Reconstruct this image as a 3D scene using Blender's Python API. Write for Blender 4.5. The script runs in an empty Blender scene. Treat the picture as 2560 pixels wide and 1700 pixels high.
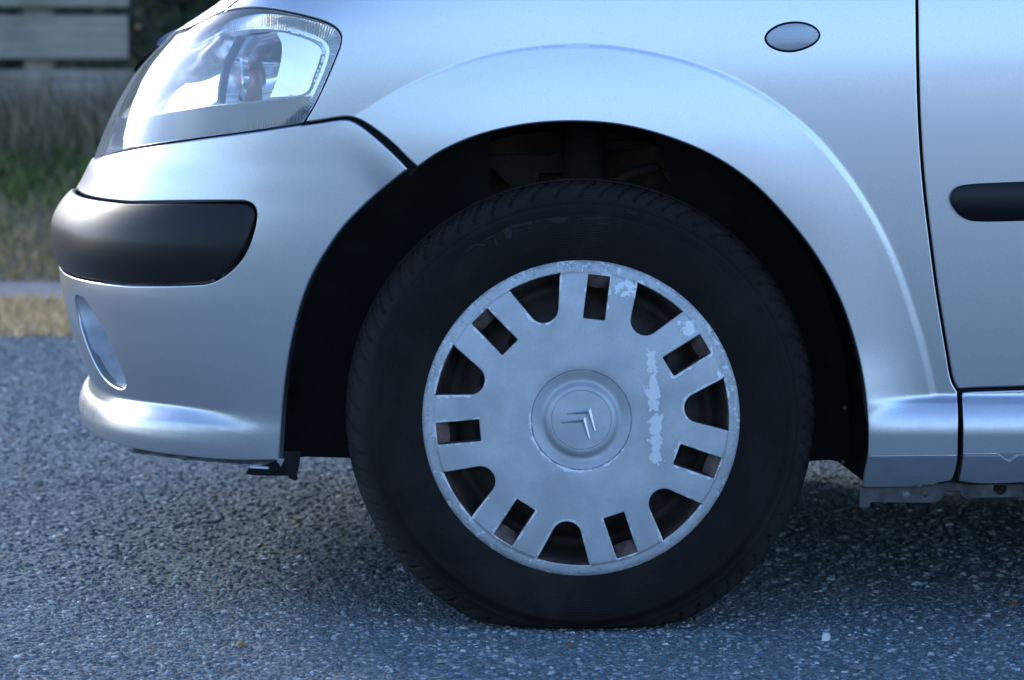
import bpy, math, random
import numpy as np
from mathutils import Vector
from mathutils.geometry import delaunay_2d_cdt

R_ = math.radians
scene = bpy.context.scene
COL = scene.collection

# ------------------------------------------------------------------ camera
CAM = np.array([-0.0825, -4.0, 0.75])
PITCH = math.atan2(0.75 - 0.364, 4.0)
FPX = 8037.0                      # focal length in pixels of the 2560 wide photograph
cd = bpy.data.cameras.new("camera")
cam = bpy.data.objects.new("camera", cd)
COL.objects.link(cam)
cam.location = CAM
cam.rotation_euler = (math.pi / 2 - PITCH, 0, 0)
cd.sensor_width = 36.0
cd.lens = 36.0 * FPX / 2560.0
cd.clip_start = 0.05
cd.clip_end = 6000
cd.dof.use_dof = True
cd.dof.focus_distance = 4.03
cd.dof.aperture_fstop = 8.0
scene.camera = cam

# ------------------------------------------------------------------ world, sun, exposure
SUN_EL, SUN_AZ = R_(22.0), R_(-38.0)      # azimuth from +Y towards +X
w = bpy.data.worlds.new("World")
scene.world = w
w.use_nodes = True
nt = w.node_tree
for n in list(nt.nodes):
    nt.nodes.remove(n)
wo = nt.nodes.new("ShaderNodeOutputWorld")
bg = nt.nodes.new("ShaderNodeBackground")
sky = nt.nodes.new("ShaderNodeTexSky")
sky.sky_type = 'NISHITA'
sky.sun_disc = False
sky.sun_elevation = SUN_EL
sky.sun_rotation = SUN_AZ
sky.altitude = 0
sky.air_density = 0.7
sky.dust_density = 0.5
sky.ozone_density = 1.0
tint = nt.nodes.new("ShaderNodeMix")
tint.data_type = 'RGBA'
tint.blend_type = 'MULTIPLY'
tint.inputs[0].default_value = 1.0
tint.inputs[7].default_value = (0.88, 1.0, 1.16, 1)    # the photograph's cool white balance
nt.links.new(sky.outputs[0], tint.inputs[6])
nt.links.new(tint.outputs[2], bg.inputs[0])
bg.inputs[1].default_value = 0.15
nt.links.new(bg.outputs[0], wo.inputs[0])
sd = bpy.data.lights.new("sun", 'SUN')
sd.energy = 0.85
sd.angle = R_(12)
sd.color = (1.0, 0.92, 0.80)
sun = bpy.data.objects.new("sun", sd)
COL.objects.link(sun)
sundir = Vector((math.cos(SUN_EL) * math.sin(SUN_AZ), math.cos(SUN_EL) * math.cos(SUN_AZ), math.sin(SUN_EL)))
sun.rotation_euler = (-sundir).to_track_quat('-Z', 'Y').to_euler()
sun.location = (-6, 2, 4)
scene.view_settings.view_transform = 'Standard'
scene.view_settings.look = 'None'
scene.view_settings.exposure = 1.55
scene.view_settings.gamma = 1.0
scene.view_settings.use_curve_mapping = False
scene.render.engine = 'CYCLES'
scene.cycles.use_denoising = True
scene.cycles.max_bounces = 12

# ------------------------------------------------------------------ projection helpers
cp, sp = math.cos(PITCH), math.sin(PITCH)
GZ = -0.010                            # ground level
K = 2560 / 2361.0                      # display pixel -> photo pixel


def project(P):
    d = np.asarray(P, float) - CAM
    zc = d[..., 1] * cp - d[..., 2] * sp
    up = d[..., 1] * sp + d[..., 2] * cp
    return 1280 + FPX * d[..., 0] / zc, 850 - FPX * up / zc


def ray(px, py):
    rx = (np.asarray(px, float) - 1280) / FPX
    ry = -(np.asarray(py, float) - 850) / FPX
    return rx, cp + ry * sp, -sp + ry * cp


def at(px, py, Y):
    dx, dy, dz = ray(px, py)
    t = (Y - CAM[1]) / dy
    return np.array([CAM[0] + dx * t, Y + 0 * t, CAM[2] + dz * t])


def ground_at(px, py):
    dx, dy, dz = ray(px, py)
    t = (GZ - CAM[2]) / dz
    return np.array([CAM[0] + dx * t, CAM[1] + dy * t, GZ])


def zrow(py, Y):
    dx, dy, dz = ray(0, py)
    return CAM[2] + dz / dy * (Y - CAM[1])


def pchip(x, y):
    x = np.asarray(x, float); y = np.asarray(y, float)
    h = np.diff(x); d = np.diff(y) / h
    m = np.zeros_like(y)
    m[0], m[-1] = d[0], d[-1]
    for i in range(1, len(x) - 1):
        if d[i - 1] * d[i] > 0:
            w1, w2 = 2 * h[i] + h[i - 1], h[i] + 2 * h[i - 1]
            m[i] = (w1 + w2) / (w1 / d[i - 1] + w2 / d[i])

    def f(q):
        q = np.asarray(q, float)
        i = np.clip(np.searchsorted(x, q) - 1, 0, len(x) - 2)
        hh = h[i]; t = (q - x[i]) / hh
        tc = np.clip(t, 0, 1)
        r = ((2 * tc**3 - 3 * tc**2 + 1) * y[i] + (tc**3 - 2 * tc**2 + tc) * hh * m[i]
             + (-2 * tc**3 + 3 * tc**2) * y[i + 1] + (tc**3 - tc**2) * hh * m[i + 1])
        r = r + np.where(t < 0, t * hh * m[0], 0) + np.where(t > 1, (t - 1) * hh * m[-1], 0)
        return r
    return f


def sstep(t):
    t = np.clip(t, 0, 1)
    return t * t * (3 - 2 * t)


# ------------------------------------------------------------------ materials
def new_mat(name):
    m = bpy.data.materials.new(name)
    m.use_nodes = True
    b = m.node_tree.nodes["Principled BSDF"]
    return m, m.node_tree, b


def node(nt, typ, **kw):
    n = nt.nodes.new(typ)
    for k, v in kw.items():
        setattr(n, k, v)
    return n


def ramp(nt, src, stops):
    r = nt.nodes.new("ShaderNodeValToRGB")
    e = r.color_ramp.elements
    while len(e) > 1:
        e.remove(e[0])
    e[0].position, e[0].color = stops[0][0], stops[0][1]
    for p, c in stops[1:]:
        q = e.new(p); q.color = c
    nt.links.new(src, r.inputs[0])
    return r


def g(v, a=1):
    return (v, v, v, a)


def noise(nt, scale, detail=4, rough=0.5, vec=None, dist=0.0):
    n = nt.nodes.new("ShaderNodeTexNoise")
    n.inputs["Scale"].default_value = scale
    n.inputs["Detail"].default_value = detail
    n.inputs["Roughness"].default_value = rough
    n.inputs["Distortion"].default_value = dist
    if vec is not None:
        nt.links.new(vec, n.inputs["Vector"])
    return n


def objcoord(nt):
    return nt.nodes.new("ShaderNodeTexCoord").outputs["Object"]


def bump(nt, b, h, strength, dist):
    n = nt.nodes.new("ShaderNodeBump")
    n.inputs["Strength"].default_value = strength
    n.inputs["Distance"].default_value = dist
    nt.links.new(h, n.inputs["Height"])
    nt.links.new(n.outputs[0], b.inputs["Normal"])
    return n


def mixc(nt, fac, a, b, mode='MIX'):
    m = nt.nodes.new("ShaderNodeMix")
    m.data_type = 'RGBA'; m.blend_type = mode
    for i, v in ((0, fac), (6, a), (7, b)):
        if hasattr(v, "is_output"):
            nt.links.new(v, m.inputs[i])
        else:
            m.inputs[i].default_value = v
    return m.outputs[2]


def math_n(nt, op, a, b=None, c=None):
    m = nt.nodes.new("ShaderNodeMath"); m.operation = op
    for i, v in enumerate((a, b, c)):
        if v is None:
            continue
        if hasattr(v, "is_output"):
            nt.links.new(v, m.inputs[i])
        else:
            m.inputs[i].default_value = v
    return m.outputs[0]


def mat_paint():
    m, nt, b = new_mat("silver_paint")
    oc = objcoord(nt)
    n = noise(nt, 900, 2, 0.6, oc)
    c = ramp(nt, n.outputs[0], [(0.3, (0.445, 0.45, 0.48, 1)), (0.7, (0.545, 0.55, 0.585, 1))])
    # road grime low on the panels, colour darkened for shade; tiny dark specks
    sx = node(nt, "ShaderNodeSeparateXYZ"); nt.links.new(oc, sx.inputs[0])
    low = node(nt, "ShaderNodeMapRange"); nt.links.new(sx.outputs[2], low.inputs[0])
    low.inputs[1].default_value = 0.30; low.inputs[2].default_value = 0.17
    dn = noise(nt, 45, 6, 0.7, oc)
    dust_shade = math_n(nt, 'MULTIPLY', low.outputs[0], math_n(nt, 'MULTIPLY', dn.outputs[0], 0.75))
    vor = node(nt, "ShaderNodeTexVoronoi"); vor.inputs["Scale"].default_value = 26
    nt.links.new(oc, vor.inputs["Vector"])
    spk = math_n(nt, 'LESS_THAN', vor.outputs["Distance"], 0.022)
    sel = math_n(nt, 'GREATER_THAN', node_sep_color(nt, vor.outputs["Color"]), 0.86)
    spk = math_n(nt, 'MULTIPLY', spk, sel)
    c2 = mixc(nt, dust_shade, c.outputs[0], (0.075, 0.068, 0.062, 1))
    c3 = mixc(nt, spk, c2, (0.03, 0.03, 0.035, 1))
    nt.links.new(c3, b.inputs["Base Color"])
    met = math_n(nt, 'SUBTRACT', 0.97, math_n(nt, 'ADD', dust_shade, math_n(nt, 'MULTIPLY', spk, 0.9)))
    nt.links.new(met, b.inputs["Metallic"])
    b.inputs["Roughness"].default_value = 0.29
    b.inputs["Coat Weight"].default_value = 0.75
    cr = node(nt, "ShaderNodeMapRange")
    big = noise(nt, 7, 3, 0.5, oc)
    nt.links.new(big.outputs[0], cr.inputs[0])
    cr.inputs[3].default_value = 0.07; cr.inputs[4].default_value = 0.15
    nt.links.new(math_n(nt, 'ADD', cr.outputs[0], dust_shade), b.inputs["Coat Roughness"])
    return m


def node_sep_color(nt, c):
    s = nt.nodes.new("ShaderNodeSeparateColor"); nt.links.new(c, s.inputs[0])
    return s.outputs[0]


def mat_simple(name, col, rough=0.5, metal=0.0, nscale=0, nvar=0.3, bstr=0.0, bscale=400, bdist=0.001, coat=0, spec=0.5):
    m, nt, b = new_mat(name)
    oc = objcoord(nt)
    if nscale:
        n = noise(nt, nscale, 5, 0.6, oc)
        lo = tuple(c * (1 - nvar) for c in col) + (1,)
        hi = tuple(min(1, c * (1 + nvar)) for c in col) + (1,)
        r = ramp(nt, n.outputs[0], [(0.3, lo), (0.7, hi)])
        nt.links.new(r.outputs[0], b.inputs["Base Color"])
    else:
        b.inputs["Base Color"].default_value = col + (1,)
    b.inputs["Roughness"].default_value = rough
    b.inputs["Metallic"].default_value = metal
    b.inputs["Coat Weight"].default_value = coat
    b.inputs["Specular IOR Level"].default_value = spec
    if bstr:
        n2 = noise(nt, bscale, 3, 0.6, oc)
        bump(nt, b, n2.outputs[0], bstr, bdist)
    return m


def mat_glass(name, col=(1, 1, 1), rough=0.0):
    m, nt, b = new_mat(name)
    b.inputs["Base Color"].default_value = col + (1,)
    b.inputs["Transmission Weight"].default_value = 1.0
    b.inputs["Roughness"].default_value = rough
    b.inputs["IOR"].default_value = 1.45
    # slight haze of weathered plastic
    df = node(nt, "ShaderNodeBsdfDiffuse"); df.inputs[0].default_value = (0.8, 0.8, 0.8, 1)
    mx = node(nt, "ShaderNodeMixShader")
    hz = ramp(nt, noise(nt, 30, 4, 0.6, objcoord(nt)).outputs[0], [(0.3, g(0.06)), (0.7, g(0.13))])
    nt.links.new(hz.outputs[0], mx.inputs[0])
    nt.links.new(b.outputs[0], mx.inputs[1]); nt.links.new(df.outputs[0], mx.inputs[2])
    nt.links.new(mx.outputs[0], nt.nodes["Material Output"].inputs[0])
    return m


def mat_attr(name, rough=0.8, sub=0.0, bstr=0.0, bscale=800, spec=0.5):
    m, nt, b = new_mat(name)
    a = node(nt, "ShaderNodeAttribute", attribute_name="Col")
    nt.links.new(a.outputs["Color"], b.inputs["Base Color"])
    b.inputs["Roughness"].default_value = rough
    b.inputs["Specular IOR Level"].default_value = spec
    if bstr:
        n2 = noise(nt, bscale, 3, 0.6, objcoord(nt))
        bump(nt, b, n2.outputs[0], bstr, 0.001)
    if sub > 0:                                # thin blades and leaves let light through
        tr = node(nt, "ShaderNodeBsdfTranslucent"); nt.links.new(a.outputs["Color"], tr.inputs[0])
        mx = node(nt, "ShaderNodeMixShader"); mx.inputs[0].default_value = sub
        nt.links.new(b.outputs[0], mx.inputs[1]); nt.links.new(tr.outputs[0], mx.inputs[2])
        nt.links.new(mx.outputs[0], nt.nodes["Material Output"].inputs[0])
    return m


def mat_ribbed(name, col, rough, metal, pitch, strength):
    """fine moulded flutes; the per-vertex attribute 'rib' runs along the flute row in metres"""
    m, nt, b = new_mat(name)
    a = node(nt, "ShaderNodeAttribute", attribute_name="rib")
    s = math_n(nt, 'SINE', math_n(nt, 'MULTIPLY', a.outputs["Fac"], 2 * math.pi / pitch))
    b.inputs["Base Color"].default_value = col + (1,)
    b.inputs["Roughness"].default_value = rough
    b.inputs["Metallic"].default_value = metal
    bump(nt, b, s, strength, pitch * 0.25)
    return m


def mat_rubber():
    m, nt, b = new_mat("tyre_rubber")
    oc = objcoord(nt)
    n = noise(nt, 14, 6, 0.65, oc)
    r = ramp(nt, n.outputs[0], [(0.35, (0.0040, 0.0030, 0.0024, 1)), (0.75, (0.0090, 0.0070, 0.0058, 1))])
    n2 = noise(nt, 160, 4, 0.7, oc)
    r2 = ramp(nt, n2.outputs[0], [(0.62, g(0)), (0.78, g(1))])
    sm = ramp(nt, noise(nt, 5, 6, 0.7, oc, 1.0).outputs[0], [(0.48, g(0)), (0.66, g(0.6))])
    c = mixc(nt, r2.outputs[0], r.outputs[0], (0.026, 0.022, 0.019, 1))
    c = mixc(nt, sm.outputs[0], c, (0.020, 0.0165, 0.014, 1))
    sx = node(nt, "ShaderNodeSeparateXYZ"); nt.links.new(oc, sx.inputs[0])
    rad = math_n(nt, 'SQRT', math_n(nt, 'ADD', math_n(nt, 'MULTIPLY', sx.outputs[0], sx.outputs[0]), math_n(nt, 'MULTIPLY', sx.outputs[2], sx.outputs[2])))
    dm = node(nt, "ShaderNodeMapRange"); nt.links.new(rad, dm.inputs[0])
    dm.inputs[1].default_value = 0.262; dm.inputs[2].default_value = 0.284
    dusty = math_n(nt, 'MULTIPLY', dm.outputs[0], ramp(nt, noise(nt, 40, 5, 0.7, oc).outputs[0], [(0.25, g(0.45)), (0.7, g(1))]).outputs[0])
    c = mixc(nt, dusty, c, (0.032, 0.029, 0.026, 1))
    nt.links.new(c, b.inputs["Base Color"])
    b.inputs["Roughness"].default_value = 0.7
    b.inputs["Specular IOR Level"].default_value = 0.18
    ribs = math_n(nt, 'MULTIPLY', math_n(nt, 'SINE', math_n(nt, 'MULTIPLY', rad, 2 * math.pi / 0.0032)), 0.35)
    bump(nt, b, math_n(nt, 'ADD', noise(nt, 700, 3, 0.6, oc).outputs[0], ribs), 0.3, 0.001)
    return m


def mat_hubcap():
    m, nt, b = new_mat("wheel_cover_paint")
    oc = objcoord(nt)
    sx = node(nt, "ShaderNodeSeparateXYZ"); nt.links.new(oc, sx.inputs[0])
    X, Z = sx.outputs[0], sx.outputs[2]
    rad = math_n(nt, 'SQRT', math_n(nt, 'ADD', math_n(nt, 'MULTIPLY', X, X), math_n(nt, 'MULTIPLY', Z, Z)))
    n = noise(nt, 600, 3, 0.6, oc)
    base = ramp(nt, n.outputs[0], [(0.3, (0.42, 0.435, 0.45, 1)), (0.7, (0.50, 0.515, 0.53, 1))])
    blot = noise(nt, 18, 5, 0.6, oc)
    grime = ramp(nt, blot.outputs[0], [(0.38, g(0)), (0.68, g(0.75))])
    c = mixc(nt, grime.outputs[0], base.outputs[0], (0.32, 0.325, 0.33, 1))
    pn = noise(nt, 85, 8, 0.66, oc, 0.5)
    # peeled lacquer: at the rim, round the hub ring, and one vertical streak on the right
    rim = node(nt, "ShaderNodeMapRange"); nt.links.new(rad, rim.inputs[0])
    rim.inputs[1].default_value = 0.172; rim.inputs[2].default_value = 0.197; rim.inputs[4].default_value = 0.20
    dring = math_n(nt, 'ABSOLUTE', math_n(nt, 'SUBTRACT', rad, 0.0635))
    ring = node(nt, "ShaderNodeMapRange"); nt.links.new(dring, ring.inputs[0])
    ring.inputs[1].default_value = 0.005; ring.inputs[2].default_value = 0.0; ring.inputs[4].default_value = 0.33
    lowz = node(nt, "ShaderNodeMapRange"); nt.links.new(math_n(nt, 'ADD', Z, math_n(nt, 'MULTIPLY', X, 0.55)), lowz.inputs[0])
    lowz.inputs[1].default_value = 0.03; lowz.inputs[2].default_value = -0.03
    ring2 = math_n(nt, 'MULTIPLY', ring.outputs[0], lowz.outputs[0])
    ds = math_n(nt, 'ABSOLUTE', math_n(nt, 'SUBTRACT', X, math_n(nt, 'MULTIPLY_ADD', Z, -0.06, 0.0905)))
    stk = node(nt, "ShaderNodeMapRange"); nt.links.new(ds, stk.inputs[0])
    stk.inputs[1].default_value = 0.0150; stk.inputs[2].default_value = 0.003; stk.inputs[4].default_value = 0.34
    dz = math_n(nt, 'ABSOLUTE', math_n(nt, 'SUBTRACT', Z, 0.017))
    stz = node(nt, "ShaderNodeMapRange"); nt.links.new(dz, stz.inputs[0])
    stz.inputs[1].default_value = 0.080; stz.inputs[2].default_value = 0.066
    stk2 = math_n(nt, 'MULTIPLY', stk.outputs[0], stz.outputs[0])
    # three large flakes on the upper right spokes
    flakes = None
    for fx, fz, fr in ((0.054, 0.162, 0.019), (0.130, 0.114, 0.018), (0.174, 0.060, 0.013)):
        ex = math_n(nt, 'SUBTRACT', X, fx); ez = math_n(nt, 'SUBTRACT', Z, fz)
        dd = math_n(nt, 'SQRT', math_n(nt, 'ADD', math_n(nt, 'MULTIPLY', ex, ex), math_n(nt, 'MULTIPLY', ez, ez)))
        mr = node(nt, "ShaderNodeMapRange"); nt.links.new(dd, mr.inputs[0])
        mr.inputs[1].default_value = fr; mr.inputs[2].default_value = fr * 0.45; mr.inputs[4].default_value = 0.30
        flakes = mr.outputs[0] if flakes is None else math_n(nt, 'MAXIMUM', flakes, mr.outputs[0])
    ea = node(nt, "ShaderNodeAttribute", attribute_name="rib")
    chip = node(nt, "ShaderNodeMapRange"); nt.links.new(ea.outputs["Fac"], chip.inputs[0])
    chip.inputs[1].default_value = 0.0065; chip.inputs[2].default_value = 0.0; chip.inputs[4].default_value = 0.46
    flakes = math_n(nt, 'MAXIMUM', flakes, math_n(nt, 'MULTIPLY', chip.outputs[0], ramp(nt, noise(nt, 14, 3, 0.5, oc).outputs[0], [(0.42, g(0.35)), (0.6, g(1))]).outputs[0]))
    tot = math_n(nt, 'ADD', pn.outputs[0], math_n(nt, 'MAXIMUM', math_n(nt, 'MAXIMUM', rim.outputs[0], ring2),
                                                    math_n(nt, 'MAXIMUM', stk2, flakes)))
    peel = ramp(nt, tot, [(0.735, g(0)), (0.75, g(1))])
    c = mixc(nt, peel.outputs[0], c, (0.66, 0.675, 0.69, 1))
    edge = ramp(nt, tot, [(0.705, g(0)), (0.728, g(1)), (0.745, g(1)), (0.76, g(0))])
    c = mixc(nt, math_n(nt, 'MULTIPLY', edge.outputs[0], 0.22), c, (0.16, 0.16, 0.16, 1))
    # scuffed rim: dirty scratches
    scr = noise(nt, 130, 8, 0.75, oc)
    sc_r = node(nt, "ShaderNodeMapRange"); nt.links.new(rad, sc_r.inputs[0])
    sc_r.inputs[1].default_value = 0.180; sc_r.inputs[2].default_value = 0.188
    scm = math_n(nt, 'MULTIPLY', ramp(nt, scr.outputs[0], [(0.52, g(0)), (0.62, g(0.55))]).outputs[0], sc_r.outputs[0])
    c = mixc(nt, scm, c, (0.19, 0.18, 0.175, 1))
    nt.links.new(c, b.inputs["Base Color"])
    b.inputs["Metallic"].default_value = 0.35
    b.inputs["Roughness"].default_value = 0.5
    hh = math_n(nt, 'SUBTRACT', math_n(nt, 'MULTIPLY', scm, -1.0), math_n(nt, 'MULTIPLY', peel.outputs[0], 0.6))
    bump(nt, b, hh, 0.5, 0.0006)
    return m


def mat_asphalt():
    m, nt, b = new_mat("asphalt")
    oc = objcoord(nt)
    v = node(nt, "ShaderNodeTexVoronoi"); v.inputs["Scale"].default_value = 150
    nt.links.new(oc, v.inputs["Vector"])
    rr = ramp(nt, node_sep_color(nt, v.outputs["Color"]), [(0.0, (0.068, 0.078, 0.085, 1)), (0.55, (0.115, 0.130, 0.140, 1)), (0.85, (0.175, 0.19, 0.20, 1)), (1.0, (0.29, 0.29, 0.28, 1))])
    n = noise(nt, 1.3, 6, 0.6, oc)
    rb = ramp(nt, n.outputs[0], [(0.3, (1.06, 1.30, 1.38, 1)), (0.7, (1.34, 1.64, 1.74, 1))])
    c = mixc(nt, 1.0, rr.outputs[0], rb.outputs[0], 'MULTIPLY')
    nt.links.new(c, b.inputs["Base Color"])
    b.inputs["Roughness"].default_value = 0.9
    b.inputs["Specular IOR Level"].default_value = 0.2
    n2 = noise(nt, 300, 4, 0.7, oc)
    h = math_n(nt, 'ADD', math_n(nt, 'MULTIPLY', v.outputs["Distance"], -1.0), n2.outputs[0])
    bump(nt, b, h, 0.9, 0.004)
    return m


def mat_soil(name, c1, c2, scale):
    m, nt, b = new_mat(name)
    oc = objcoord(nt)
    n = noise(nt, scale, 8, 0.7, oc)
    r = ramp(nt, n.outputs[0], [(0.3, c1 + (1,)), (0.7, c2 + (1,))])
    nt.links.new(r.outputs[0], b.inputs["Base Color"])
    b.inputs["Roughness"].default_value = 0.95
    bump(nt, b, noise(nt, scale * 8, 6, 0.7, oc).outputs[0], 0.8, 0.02)
    return m


def mat_wood():
    m, nt, b = new_mat("weathered_wood")
    oc = objcoord(nt)
    mp = node(nt, "ShaderNodeMapping"); mp.inputs["Scale"].default_value = (1.2, 14, 22)
    nt.links.new(oc, mp.inputs[0])
    n = noise(nt, 3, 8, 0.7, mp.outputs[0], 0.5)
    r = ramp(nt, n.outputs[0], [(0.25, (0.20, 0.155, 0.11, 1)), (0.55, (0.36, 0.30, 0.23, 1)), (0.8, (0.47, 0.41, 0.33, 1))])
    st = noise(nt, 2.5, 5, 0.6, oc)
    gr = ramp(nt, st.outputs[0], [(0.5, g(0)), (0.72, g(0.6))])
    c = mixc(nt, gr.outputs[0], r.outputs[0], (0.10, 0.13, 0.07, 1))
    nt.links.new(c, b.inputs["Base Color"])
    b.inputs["Roughness"].default_value = 0.85
    bump(nt, b, n.outputs[0], 0.5, 0.004)
    return m


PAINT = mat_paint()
BLACKPL = mat_simple("black_textured_plastic", (0.006, 0.006, 0.0065), 0.38, 0, 0, 0, 0.35, 1500, 0.0003, spec=0.27)
LINER = mat_simple("wheel_arch_plastic", (0.013, 0.012, 0.011), 0.8, 0, 20, 0.4, 0.3, 60, 0.002, spec=0.12)
UNDER = mat_simple("underbody_grime", (0.035, 0.028, 0.022), 0.9, 0, 14, 0.5, 0.5, 80, 0.004, spec=0.15)
RUST = mat_simple("rusty_inner_panel", (0.07, 0.048, 0.03), 0.95, 0, 16, 0.6, 0.5, 60, 0.004, spec=0.1)
RUBBER = mat_rubber()
HUBCAP = mat_hubcap()
STEEL = mat_simple("rusty_steel_wheel", (0.040, 0.028, 0.022), 0.7, 0.2, 30, 0.6, 0.2, 120, 0.001)
CHROME = mat_simple("chrome", (0.80, 0.82, 0.84), 0.18, 1.0)
SATIN = mat_simple("satin_aluminium", (0.62, 0.65, 0.68), 0.28, 1.0)
LENS = mat_glass("clear_lens")
FLUTE = mat_ribbed("fluted_chrome", (0.80, 0.84, 0.88), 0.12, 1.0, 0.0042, 0.9)
FLUTE2 = mat_ribbed("fluted_grey_bezel", (0.26, 0.31, 0.42), 0.22, 1.0, 0.0036, 0.8)
REDLAMP = mat_simple("red_bulb_shield", (0.50, 0.26, 0.26), 0.4, 0.6)
FLANGE = mat_simple("dirty_flange_metal", (0.075, 0.072, 0.070), 0.7, 0.2, 50, 0.6, 0.3, 120, 0.002)
RECESS = mat_simple("satin_silver_recess", (0.52, 0.54, 0.57), 0.5, 0.6, 60, 0.1)
UNDERTRAY = mat_simple("scuffed_undertray", (0.24, 0.25, 0.26), 0.6, 0, 35, 0.95)
GREYTRIM = mat_simple("grey_trim", (0.30, 0.33, 0.38), 0.35, 0.5)
SEAL = mat_simple("black_seal", (0.004, 0.004, 0.004), 0.6, spec=0.15)
ZINC = mat_simple("bolt_zinc", (0.20, 0.19, 0.18), 0.7, 0.3, 300, 0.5)
WINDOW = mat_simple("dark_window_glass", (0.01, 0.012, 0.014), 0.02, 0.0, coat=1)
ASPHALT = mat_asphalt()
STONES = mat_attr("aggregate_stones", 0.9, 0, 0.3, 500, spec=0.2)
GRASS = mat_attr("grass_blades", 0.75, 0.5, spec=0.25)
LEAF = mat_attr("leaves", 0.6, 0.35, spec=0.3)
WOOD = mat_wood()


# ------------------------------------------------------------------ scene-graph helpers
def link(o, parent=None):
    COL.objects.link(o)
    if parent is not None:
        o.parent = parent
    return o


def empty(name, loc=(0, 0, 0), parent=None):
    o = bpy.data.objects.new(name, None)
    o.empty_display_size = 0.1
    o.location = loc
    return link(o, parent)


def tag(o, label=None, cat=None, group=None, kind=None):
    if label: o["label"] = label
    if cat: o["category"] = cat
    if group: o["group"] = group
    if kind: o["kind"] = kind
    return o


def mesh_obj(name, verts, faces, mat, parent=None, smooth=False, normals=None, loc=None):
    me = bpy.data.meshes.new(name)
    me.from_pydata([tuple(map(float, v)) for v in verts], [], [tuple(int(i) for i in f) for f in faces])
    me.validate(clean_customdata=False)
    if smooth or normals is not None:
        me.polygons.foreach_set("use_smooth", [True] * len(me.polygons))
    if normals is not None:
        me.normals_split_custom_set_from_vertices([tuple(n) for n in normals])
    me.materials.append(mat)
    me.update()
    o = bpy.data.objects.new(name, me)
    if loc is not None:
        o.location = loc
    return link(o, parent)


def fast_mesh(name, verts, tris, mat, parent=None, cols=None, smooth=False):
    """big triangle meshes from numpy arrays"""
    me = bpy.data.meshes.new(name)
    nv, nf = len(verts), len(tris)
    me.vertices.add(nv); me.loops.add(nf * 3); me.polygons.add(nf)
    me.vertices.foreach_set("co", np.ascontiguousarray(verts, np.float32).ravel())
    me.loops.foreach_set("vertex_index", np.ascontiguousarray(tris, np.int32).ravel())
    me.polygons.foreach_set("loop_start", np.arange(0, nf * 3, 3, dtype=np.int32))
    me.update(calc_edges=True)
    if smooth:
        me.polygons.foreach_set("use_smooth", np.ones(nf, dtype=bool))
    if cols is not None:
        a = me.color_attributes.new("Col", 'FLOAT_COLOR', 'POINT')
        c = np.ones((nv, 4), np.float32); c[:, :3] = cols
        a.data.foreach_set("color", c.ravel())
    me.materials.append(mat)
    me.validate(clean_customdata=False)
    o = bpy.data.objects.new(name, me)
    return link(o, parent)


def catmull(pts, step, closed=False, corners=()):
    """resample a polyline with a Catmull-Rom curve; indices in corners stay sharp"""
    P = np.asarray(pts, float); n = len(P)
    out = []
    segs = n if closed else n - 1
    for i in range(segs):
        p1, p2 = P[i], P[(i + 1) % n]
        p0 = P[i - 1] if (closed or i > 0) else 2 * p1 - p2
        p3 = P[(i + 2) % n] if (closed or i + 2 < n) else 2 * p2 - p1
        if i in corners: p0 = 2 * p1 - p2
        if (i + 1) % n in corners: p3 = 2 * p2 - p1
        L = np.linalg.norm(p2 - p1)
        k = max(1, int(round(L / step)))
        d1 = max(np.linalg.norm(p1 - p0), 1e-9)**0.5; d2 = max(L, 1e-9)**0.5; d3 = max(np.linalg.norm(p3 - p2), 1e-9)**0.5
        m1 = (p2 - p1) + d2 * ((p1 - p0) / d1 / 1.0 * 1.0 - (p2 - p0) / (d1 + d2)) if True else 0
        m2 = (p2 - p1) + d2 * ((p3 - p2) / d3 - (p3 - p1) / (d2 + d3))
        for j in range(k):
            t = j / k
            out.append((2*t**3 - 3*t**2 + 1) * p1 + (t**3 - 2*t**2 + t) * m1 + (-2*t**3 + 3*t**2) * p2 + (t**3 - t**2) * m2)
    if not closed:
        out.append(P[-1])
    return np.array(out)


def resample(poly, step):
    """closed polygon with straight sides, at most step apart"""
    P = np.asarray(poly, float); out = []
    for i in range(len(P)):
        a, b = P[i], P[(i + 1) % len(P)]
        k = max(1, int(math.ceil(np.linalg.norm(b - a) / step)))
        for j in range(k):
            out.append(a + (b - a) * j / k)
    return np.array(out)


def resample_open(pts, step):
    P = np.asarray([tuple(p) for p in pts], float); out = []
    for a, b in zip(P[:-1], P[1:]):
        k = max(1, int(math.ceil(np.linalg.norm(b - a) / step)))
        for j in range(k):
            out.append(a + (b - a) * j / k)
    out.append(P[-1])
    return np.array(out)


def dedupe(P, eps=2e-4):
    out = [P[0]]
    for p in P[1:]:
        if np.linalg.norm(p - out[-1]) > eps:
            out.append(p)
    if np.linalg.norm(out[-1] - out[0]) < eps:
        out.pop()
    return np.array(out)


def area2(P):
    x, y = P[:, 0], P[:, 1]
    return 0.5 * np.sum(x * np.roll(y, -1) - np.roll(x, -1) * y)


def inside(P, Q):
    """even-odd test of points Q against polygon P"""
    x, y = Q[:, 0], Q[:, 1]
    r = np.zeros(len(Q), bool)
    A = P; B = np.roll(P, -1, 0)
    for (x1, y1), (x2, y2) in zip(A, B):
        if y1 == y2: continue
        c = ((y1 > y) != (y2 > y))
        r ^= c & (x < (x2 - x1) * (y - y1) / (y2 - y1) + x1)
    return r


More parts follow.
